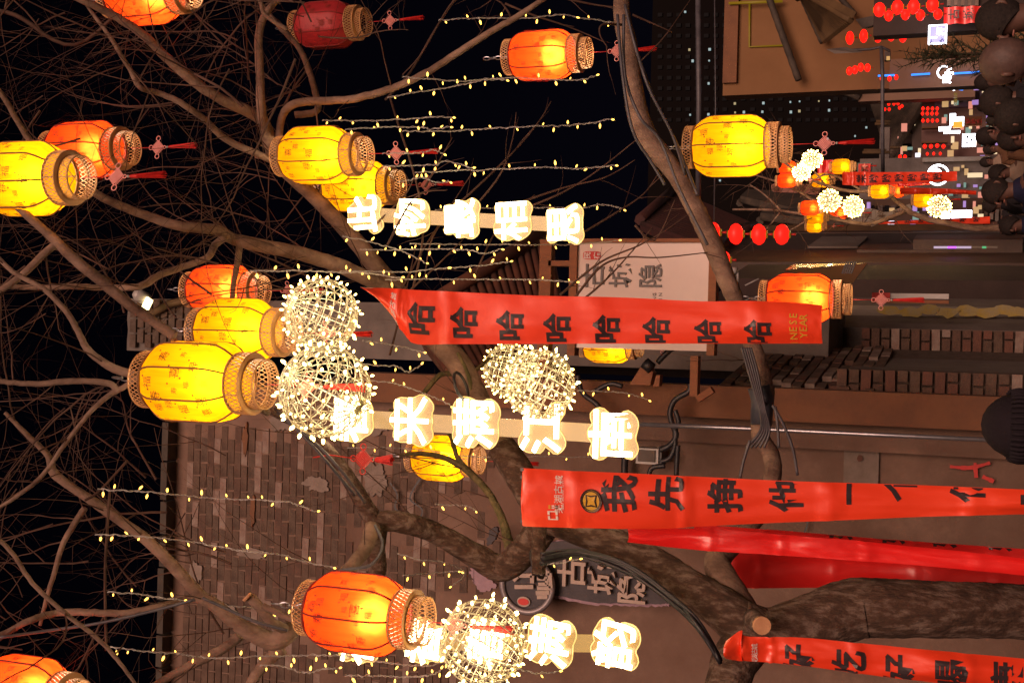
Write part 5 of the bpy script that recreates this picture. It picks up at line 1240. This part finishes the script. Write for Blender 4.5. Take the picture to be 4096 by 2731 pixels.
# wall box, conduits, pipe
FB = thing('wall_box', 'small pale electrical box on the wall with black conduits', 'box', Y(2592,1822,10.2))
q = MB(); flat(q, 2545, 2632, 1790, 1858, 10.2, .2); child('case', q, MT['whiteplastic'], FB)
q = MB(); flat(q, 2632.5, 2645, 1786, 1862, 10.22, .18); child('lid', q, MT['rubber'], FB)
q = MB(); flat(q, 2552, 2618, 1798, 1848, 10.18, .02); child('cover_plate', q, MT['greywall'], FB)
for i, (pts, r_) in enumerate((([(2640,1800),(2680,1780),(2705,1740),(2690,1700),(2680,1650),(2700,1600),(2755,1565),(2760,1535)], .022), ([(2645,1845),(2680,1830),(2700,1780),(2700,1720),(2715,1690),(2700,1640)], .02),
        ([(2500,1830),(2498,1880),(2500,1920)], .03), ([(2595,1900),(2610,1870),(2660,1862)], .02), ([(2705,1900),(2708,1840),(2712,1780)], .02), ([(2310,1500),(2330,1570),(2390,1620),(2412,1668)], .022), ([(2630,1450),(2680,1400),(2760,1350)], .022), ([(2380,1565),(2440,1535),(2490,1545)], .02))):
    q = MB(); yy = 10.0 if r_ != .03 else 10.35
    q.tube([Vector(p) for p in smooth_line([list(Y(x, y, yy)) for x, y in pts], 8)], [r_*(1+.12*(k % 2)) for k in range(8*(len(pts)-1)+1)], 8)
    o = q.build('conduit', MT['rubber']); tag(o, ['black corrugated conduit looping up from the wall box to the signboard arm','second black conduit loop close beside the wall box','thick black conduit stub above the coin banner','black conduit hooking under the wall box','straight black conduit right of the wall box','black conduit dropping beside the right hand light ball','black conduit passing under the laughing banner by the signboard','short black conduit left of the wooden bracket'][i], 'conduit', 'black conduits on the wall')
q = MB(); q.tube([Y(2545,1696,9.9), Y(3000,1714,9.9), Y(3500,1738,9.9), Y(4300,1774,9.9)], .019, 10); o = q.build('drainpipe', MT['steel']); tag(o, 'thin shiny steel pipe standing against the rendered wall', 'pipe')
WB = thing('wooden_bracket', 'small orange wooden bracket with a dark speaker on the wall under the laughing banner', 'bracket', Y(2580,1490,10))
q = MB(); P = [Y(2518,1538,10), Y(2580,1440,10), Y(2612,1490,10), Y(2600,1540,10)]; q.hexa(P+[p+Vector((0,.12,0)) for p in P]); child('gusset', q, MT['wood_orange'], WB)
q = MB(); P = [Y(2612,1545,9.9), Y(2625,1500,9.9), Y(2640,1500,9.9), Y(2636,1545,9.9)]; q.hexa(P+[p+Vector((0,.1,0)) for p in P]); child('hook', q, MT['wood_orange'], WB)
q = MB(); q.tube([Y(2578,1450,9.9), Y(2608,1475,9.9)], .05, 8); child('speaker', q, MT['rubber'], WB)
# framed panels on the brick house
PN = thing('glazed_notice_panel', 'tilted glazed notice panel reflecting yellow light beside the lower red lantern', 'panel', Y(3300,1100,12))
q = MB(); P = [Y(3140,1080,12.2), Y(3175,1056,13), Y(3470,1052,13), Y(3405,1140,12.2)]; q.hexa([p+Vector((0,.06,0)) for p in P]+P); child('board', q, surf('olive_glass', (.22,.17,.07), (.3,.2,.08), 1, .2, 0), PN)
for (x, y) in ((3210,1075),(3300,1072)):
    q = MB(); fr(q, x-22, x+22, y-6, y+6, 11.9, .02); child('reflection_strip' if False else 'painted_reflection', q, MT['tile_gold'], PN)  # ochre strips painted in as yellow reflections on the glass
for i in range(5):
    q = MB(); c_ = Y(3378+i*9, 1070-0*i, 11.95); q.box(c_, .12, .03, .012, rot=Matrix.Rotation(.35,3,'Y')); child('dark_slat', q, MT['rubber'], PN)
PL = thing('wall_plaque', 'narrow white and red plaque behind the lower red tassel', 'plaque', Y(3640,1190,13.6))
q = MB(); flat(q, 3490, 3795, 1172, 1196, 13.6, .05); child('white_part', q, MT['whiteplastic'], PL)
q = MB(); flat(q, 3485, 3795, 1197, 1215, 13.62, .05); child('brown_part', q, MT['wood_orange'], PL)
q = MB(); flat(q, 3488, 3560, 1170, 1192, 13.57, .02); child('red_part', q, MT['seal'], PL)
LBR = thing('lit_screen_bar', 'thin horizontal lit screen with violet and green glints inside the dark shop', 'screen', Y(3860,990,19.8))
for (x0,x1,m_) in ((3735,3790,MT['led_mix']),(3790.5,3825,MT['ledpurple']),(3825.5,3885,MT['led_mix']),(3885.5,3928,MT['greywall']),(3928.5,3945,glow('led_green',(.05,.5,.2),.8)),(3945.5,3990,MT['greywall'])):
    q = MB(); flat(q, x0, x1, 985, 993, 19.8, .05); child('segment', q, m_, LBR)
CMR = thing('security_camera', 'small white camera on a dark arm next to the bent limb', 'camera', Y(2935,1080,13))
q = MB(); q.tube([Y(2920,1080,12.9), Y(2948,1083,12.9)], .035, 10); child('housing', q, MT['whiteplastic'], CMR)
q = MB(); q.tube([Y(2950,1090,12.9), Y(2953,1145,13)], .012, 6); q.tube([Y(2980,1142,13), Y(3035,1115,13)], .008, 6); child('arm', q, MT['whiteplastic'], CMR)

# ---- lit signs in the distance
def lamp_sign(name, label, cat, x, y, yy, parts):
    o = thing(name, label, cat, Y(x, y, yy), group=None)
    for nm, x0, x1, y0, y1, dy, m_ in parts:
        q = MB(); flat(q, x0, x1, y0, y1, yy+dy, .08); child(nm, q, m_, o)
    return o
o = lamp_sign('lit_box_sign', 'square blue and white lit box sign on the wall of the beige house', 'sign', 3748, 135, 20.5, [('frame',3714,3786,102,172,.0,MT['signwhite']),('face',3720,3780,106,168,-.03,MT['signblue'])])
sgn('楼', 3765, 125, 34, 20.4, MT['signwhite'], o, .03, .02); sgn('1', 3733, 152, 36, 20.4, MT['signwhite'], o, .04, .02, 'letter')
o = lamp_sign('lit_poster', 'bright white lit poster beside the brown haired passer-by', 'sign', 3873, 557, 36, [('face',3850,3903,536,585,0,MT['signwhite'])])
for (x, y) in ((3870,548),(3885,560),(3868,570)):
    q = MB(); flat(q, x-4, x+4, y-5, y+5, 35.9, .03); child('figure', q, MT['hair'], o)
lamp_sign('lit_box_sign', 'long white lit box low at the end of the street next to the round lamp', 'sign', 3850, 858, 30, [('face',3806,3887,842,876,0,MT['signwhite']),('frame',3802,3891,838,841.5,.02,MT['wood_dark'])])
o = lamp_sign('lit_shop_sign', 'dazzling white lit shop sign above the orange board', 'sign', 3825, 485, 37, [('face',3800,3822,455,500,0,MT['signwhite']),('face',3823,3855,468,503,-.1,MT['signwhite']),('face',3812,3850,486,510,-.3,MT['ledorange'])])
lamp_sign('lit_shop_sign', 'thin slanting white lit sign strip below the dazzling one', 'sign', 3800, 522, 37, [('face',3755,3802,508,522,0,MT['signwhite']),('face',3775,3840,524,532,-.1,MT['signwhite'])])
o = lamp_sign('shop_board', 'orange shop board with red characters in the lit row', 'sign', 3890, 485, 36, [('board',3858,3928,468,502,0,MT['wood_orange'])])
for i, x in enumerate((3873,3895,3918)): sgn('好味来'[i], x, 485, 20, 35.9, MT['seal'], o, .03, .02)
o = lamp_sign('yellow_cloth', 'small yellow cloth patch hanging low beside the far gilt post', 'cloth', 4050, 876, 26, [('cloth',4035,4070,866,888,0,MT['yellowpaint'])])
RL = thing('round_street_light', 'round white lamp with glare at the end of the street', 'lamp', Y(3783,863,29.5))
q = MB(); q.lathe([(0,-.11),(.08,-.08),(.11,0),(.08,.08),(0,.11)], 14); q.build('globe', MT['signwhite'], RL)
q = MB(); q.lathe([(0,0),(.07,0),(.05,.06),(0,.06)], 10); q.build('cap', MT['wood_dark'], RL, loc=(0,0,.10))
EM = thing('round_lit_emblem', 'round glowing white emblem on the grey facade crossed by the distant banner', 'sign', Y(3752,700,34))
c_ = Y(3752,700,34); k_ = pxm((c_-CAM).dot(fwd))
q = MB(); q.tube([(c_.x+39*k_*math.cos(2*PI*j/32), c_.y, c_.z+39*k_*math.sin(2*PI*j/32)) for j in range(32)], 4*k_, 6, closed=True); child('ring', q, MT['signwhite'], EM)
q = MB(); q.v = [(c_.x+30*k_*math.cos(2*PI*j/20)*.9, c_.y-.02, c_.z+8*k_+24*k_*math.sin(2*PI*j/20)) for j in range(20)]; q.face(tuple(range(20))); child('inner_shape', q, MT['signwhite'], EM)
q = MB(); q.v = [(c_.x-4*k_+12*k_*math.cos(2*PI*j/12), c_.y-.04, c_.z+4*k_+9*k_*math.sin(2*PI*j/12)) for j in range(12)]; q.face(tuple(range(12))); child('dark_shape', q, MT['greywall'], EM)
LG = thing('white_neon_logo', 'swirling white neon logo over the blue light strip', 'sign', Y(3790,298,27.5))
c_ = Y(3776,290,27.4); k_ = pxm((c_-CAM).dot(fwd))
q = MB(); q.tube([(c_.x+24*k_*math.cos(a), c_.y, c_.z+24*k_*math.sin(a)) for a in [-.6+5.2*j/20 for j in range(21)]], 3.2*k_, 6); child('ring', q, MT['signwhite'], LG)
sgn('小', 3797, 292, 36, 27.3, MT['signwhite'], LG, .03, .03); sgn('厨', 3788, 318, 34, 27.3, MT['signwhite'], LG, .03, .03)
CN = thing('coloured_neon', 'small orange, pink and blue neon figure above gold lettering', 'sign', Y(3830,335,36))
c_ = Y(3828,338,36); k_ = pxm((c_-CAM).dot(fwd))
for (dx, dz, r1, m_) in ((6,2,11,'ledorange'),(-8,-2,9,'ledorange'),(0,-10,20,'ledpurple'),(2,-16,26,'ledblue'),(-14,12,10,'signwhite'),(12,14,8,'ledorange')):
    q = MB(); a0_ = R.uniform(0,3); q.tube([(c_.x+dx*k_+r1*k_*math.cos(a), c_.y+R.uniform(-.05,.05), c_.z+dz*k_+r1*.7*k_*math.sin(a)) for a in [a0_+4.4*j/12 for j in range(13)]], 2*k_, 6); child('neon_tube', q, MT[m_], CN)
q = MB(); q.v = [(c_.x-4*k_+9*k_*math.cos(2*PI*j/12), c_.y-.1, c_.z-18*k_+12*k_*math.sin(2*PI*j/12)) for j in range(12)]; q.face(tuple(range(12))); child('lit_shape', q, MT['signwhite'], CN)
for i, ch in enumerate('川香小龙'): sgn(ch, 3822, 398-i*0-(i-1.5)*13, 15, 36, MT['ledyellow'], CN, .03, .03)
TS_ = thing('slanting_sign', 'long slanting pale sign with thin gilt characters by the far light balls', 'sign', Y(3540,868,21.5))
a_, b_ = Y(3480,896,21.5), Y(3645,828,21.5); q = MB(); q.bar(a_, b_, .11, .06, up=Vector((0,1,0))); child('board', q, MT['whitewall'], TS_)
blob([(3400,850),(3440,842),(3480,834),(3530,846),(3570,852),(3560,880),(3500,896),(3430,898),(3395,880)], 22, MT['whitewall'], 'cloud_board', TS_, .08, 0)
for ch, x, y in zip('同重柳径', (3416,3472,3524,3586), (862,858,856,852)): sgn(ch, x, y, 27, 21.4, MT['tile_gold'], TS_, .0, .02)
TS2 = thing('cloud_sign', 'pinkish cloud shaped sign with gilt characters above the far roofs', 'sign', Y(3180,750,21))
blob([(3085,740),(3120,728),(3180,735),(3240,738),(3278,752),(3265,778),(3200,772),(3130,770),(3090,765)], 21.5, surf('faded_red_board', (.25,.1,.07), (.2,.08,.06), 3, .7, .1), 'board', TS2, .08, 0)
for ch, x in zip('聚香来', (3100,3200,3250)): sgn(ch, x, 752, 26, 21.4, MT['tile_gold'], TS2, .0, .02)
RP = lamp_sign('red_plate_sign', 'small dark red rounded plate sign in a green frame beside a far yellow lantern', 'sign', 3457, 672, 21, [('frame',3430,3487,652,691,.03,surf('green_frame',(.05,.1,.08),(.04,.08,.07),3,.5,0)),('face',3434,3482,656,688,-.02,MT['seal'])])
sgn('茶', 3458, 674, 26, 20.95, MT['beige2'], RP, .02, .02)

# ------------------------------------------------------------------ people along the street
def skin_body(verts, edges, m, name, parent, sub=1):
    me = bpy.data.meshes.new(name); me.from_pydata([v[:3] for v in verts], edges, [])
    o = bpy.data.objects.new(name, me); COL.objects.link(o)
    md = o.modifiers.new('skin', 'SKIN'); sl = me.skin_vertices[0].data
    for i, v in enumerate(verts): sl[i].radius = (v[3], v[4] if len(v) > 4 else v[3])
    sl[0].use_root = True
    md.use_smooth_shade = True; s2 = o.modifiers.new('sub', 'SUBSURF'); s2.levels = sub; s2.render_levels = sub
    bpy.context.view_layer.update()
    nm = bpy.data.meshes.new_from_object(o.evaluated_get(bpy.context.evaluated_depsgraph_get()))
    bpy.data.objects.remove(o); nm.materials.clear(); nm.materials.append(m)
    return obj(name, nm, parent)
def body_mesh(parent):
    V = [(0,0,.96,.13,.10),(0,0,1.12,.125,.095),(0,.0,1.28,.15,.10),(0,0,1.42,.13,.09),(0,0,1.50,.055,.055),(0,.01,1.57,.062,.066),(0,.015,1.64,.078,.09),(0,.01,1.70,.06,.07)]
    E = [(i, i+1) for i in range(7)]
    for s_ in (1, -1):
        b = len(V); V += [(s_*.17,0,1.42,.05),(s_*.22,.01,1.14,.042),(s_*.22,.08,.90,.032),(s_*.22,.11,.80,.03)]; E += [(3,b),(b,b+1),(b+1,b+2),(b+2,b+3)]
        b = len(V); V += [(s_*.10,0,.88,.085),(s_*.11,.0,.50,.06),(s_*.11,-.02,.10,.042),(s_*.11,.10,.04,.04)]; E += [(0,b),(b,b+1),(b+1,b+2),(b+2,b+3)]
    return skin_body(V, E, MT['skin'], 'body', parent, 2)
def coat_mesh(parent, m, hood=False):
    V = [(0,0,.84,.19,.14),(0,0,1.0,.175,.13),(0,0,1.2,.17,.13),(0,0,1.36,.18,.125),(0,0,1.47,.09,.085),(0,-.01,1.545,.078,.08)]
    E = [(i, i+1) for i in range(5)]
    for s_ in (1, -1):
        b = len(V); V += [(s_*.2,0,1.40,.075),(s_*.25,.01,1.14,.065),(s_*.24,.08,.90,.05)]; E += [(3,b),(b,b+1),(b+1,b+2)]
    return skin_body(V, E, m, 'coat', parent, 2)
def legs_mesh(parent, m):
    V = [(0,0,.92,.14,.11)]; E = []
    for s_ in (1, -1):
        b = len(V); V += [(s_*.10,0,.84,.10),(s_*.11,0,.5,.075),(s_*.11,-.02,.08,.06)]; E += [(0,b),(b,b+1),(b+1,b+2)]
    return skin_body(V, E, m, 'trousers', parent, 1)
def cap_mesh(parent, m, name='hair', grow=.012, low=-.02, front=.35, knit=0):
    q = MB(); n = 20
    for i in range(10):
        ph2 = PI/2*(i/9)*(1.62); 
        for j in range(n):
            a = 2*PI*j/n; fr_ = max(0, math.sin(a)); phc = min(ph2, PI/2*1.62*(1-front*fr_))
            rx, ry, rz = .083+grow, .098+grow, .105+grow*1.4
            k = 1+knit*math.sin(j*PI)*.05
            q.v.append((rx*math.sin(phc)*math.cos(a)*k, .012+ry*math.sin(phc)*math.sin(a)*k, 1.645+rz*math.cos(phc)))
    for i in range(9):
        for j in range(n): a = i*n; b = a+n; q.face((a+j, b+j, b+(j+1) % n, a+(j+1) % n), 0, True)
    o = q.build(name, m, parent); md = o.modifiers.new('solid', 'SOLIDIFY'); md.thickness = .012; return o
def face_parts(parent):
    q = MB(); q.tube([(0,.105,1.655),(0,.122,1.635),(0,.128,1.615),(0,.110,1.608)], [.008,.010,.013,.008], 6); q.build('nose', MT['skin'], parent)
    for s_ in (1,-1):
        q = MB(); q.lathe([(0,-.007),(.009,-.005),(.012,0),(.009,.005),(0,.007)], 8, c=(0,0,0)); q.v = [(v[0]+s_*.032, v[1]*.6+.100, v[2]+1.652) for v in q.v]; q.build('eye', MT['hair'], parent)
        q = MB(); q.tube([(s_*.078,.0,1.665),(s_*.088,-.008,1.65),(s_*.086,-.006,1.63),(s_*.078,.004,1.615)], [.006,.01,.009,.006], 6); q.build('ear', MT['skin'], parent)
    q = MB(); q.tube([(-.022,.100,1.585),(0,.108,1.586),(.022,.100,1.585)], [.003,.006,.003], 5); q.build('mouth', surf('lips', (.4,.16,.13), None, 5, .5, 0) if 'lips' not in bpy.data.materials else bpy.data.materials['lips'], parent)
def person(x, y, wpx, face_deg, coat, label, hair='hair', hat=None, legs=(.03,.03,.04), htop=None):
    """x, y: picture place of the head's middle; wpx: head width there"""
    d = .165*F/wpx; p = D(x, y, d)
    s_ = p.z/1.645
    o = thing('person', label, 'person', (p.x, p.y, 0), (0,0,math.radians(face_deg)), 'passers-by in the street', (1, 1, s_))
    bd = body_mesh(o); coat_mesh(o, coat); legs_mesh(o, cloth('trousers', legs)); face_parts(bd)
    if hair == 'short': cap_mesh(o, MT['hair'], 'hair', .004, front=.40)
    elif hair == 'bald': cap_mesh(o, surf('thin_hair', (.07,.04,.035), (.10,.055,.046), 40, .6, .2), 'hair', .001, front=.8)
    elif hair: cap_mesh(o, MT[hair] if hair in MT else hair, 'hair', .012, front=.42)
    if hat is not None: cap_mesh(o, hat, 'hat', .022, front=.38)
    return o
dk = cloth('black_coat', (.02,.017,.02)); nv = cloth('navy_coat', (.018,.02,.05)); bg_ = cloth('beige_coat', (.3,.22,.17)); br = cloth('brown_coat', (.12,.06,.035))
person(4025,240,172,35,nv,'near person with a balding head and navy coat at the top right corner','bald')
person(4000,70,150,120,dk,'person in black almost filling the top right corner behind the balding one','short')
person(3990,400,100,60,dk,'person in black with dark hair between the conifer and the lit shops','hair')
person(3945,330,64,180,dk,'distant black haired person beside the coloured neon')
person(4046,556,96,175,cloth('grey_plaid', (.22,.2,.22)),'pale faced person with a grey plaid scarf looking toward the viewer','short')
person(3950,548,66,200,br,'brown coated person in front of the lit poster')
person(3960,598,40,180,br,'small far person in brown below the lit poster')
person(3995,690,62,150,bg_,'person in a beige coat bending among the crowd')
person(3945,650,36,190,bg_,'small far person in beige beside the bending one')
person(3985,760,92,120,nv,'person in a navy jacket with black hair at the middle of the crowd','short')
person(3975,480,44,10,dk,'small far person in black under the orange shop board')
person(3960,900,40,180,dk,'small far person beside the gilt corner post')
person(3965,815,52,100,dk,'distant hooded person in black next to the navy jacket','hair')
person(3935,430,34,180,dk,'tiny far person in black under the violet board','hair')
person(3955,255,50,170,dk,'far person in black partly behind the balding head','hair')
person(4040,900,70,150,nv,'person in navy at the inner edge of the crowd by the corner post','hair')
person(4060,460,120,40,dk,'person in black seen from behind between the scarf wearer and the conifer','hair')
person(4090,1705,212,0,dk,'nearest person in a dark knitted cap against the rendered wall','short',hat=cloth('black_knit', (.02,.015,.02)))

# knitted brim and ribs of the near cap
np_ = [o for o in COL.objects if o.get('label', '').startswith('nearest person')][0]; hat_ = [c for c in np_.children if c.name.startswith('hat')][0]
q = MB()
for j in range(40):
    a = 2*PI*j/40
    q.tube([(.112*math.cos(a), .012+.127*math.sin(a), 1.622+.03*max(0, math.sin(a))), (.114*math.cos(a), .012+.129*math.sin(a), 1.66+.03*max(0, math.sin(a))), (.108*math.cos(a), .012+.122*math.sin(a), 1.685+.03*max(0, math.sin(a)))], .006, 5)
q.build('knit_brim', hat_.data.materials[0], hat_)
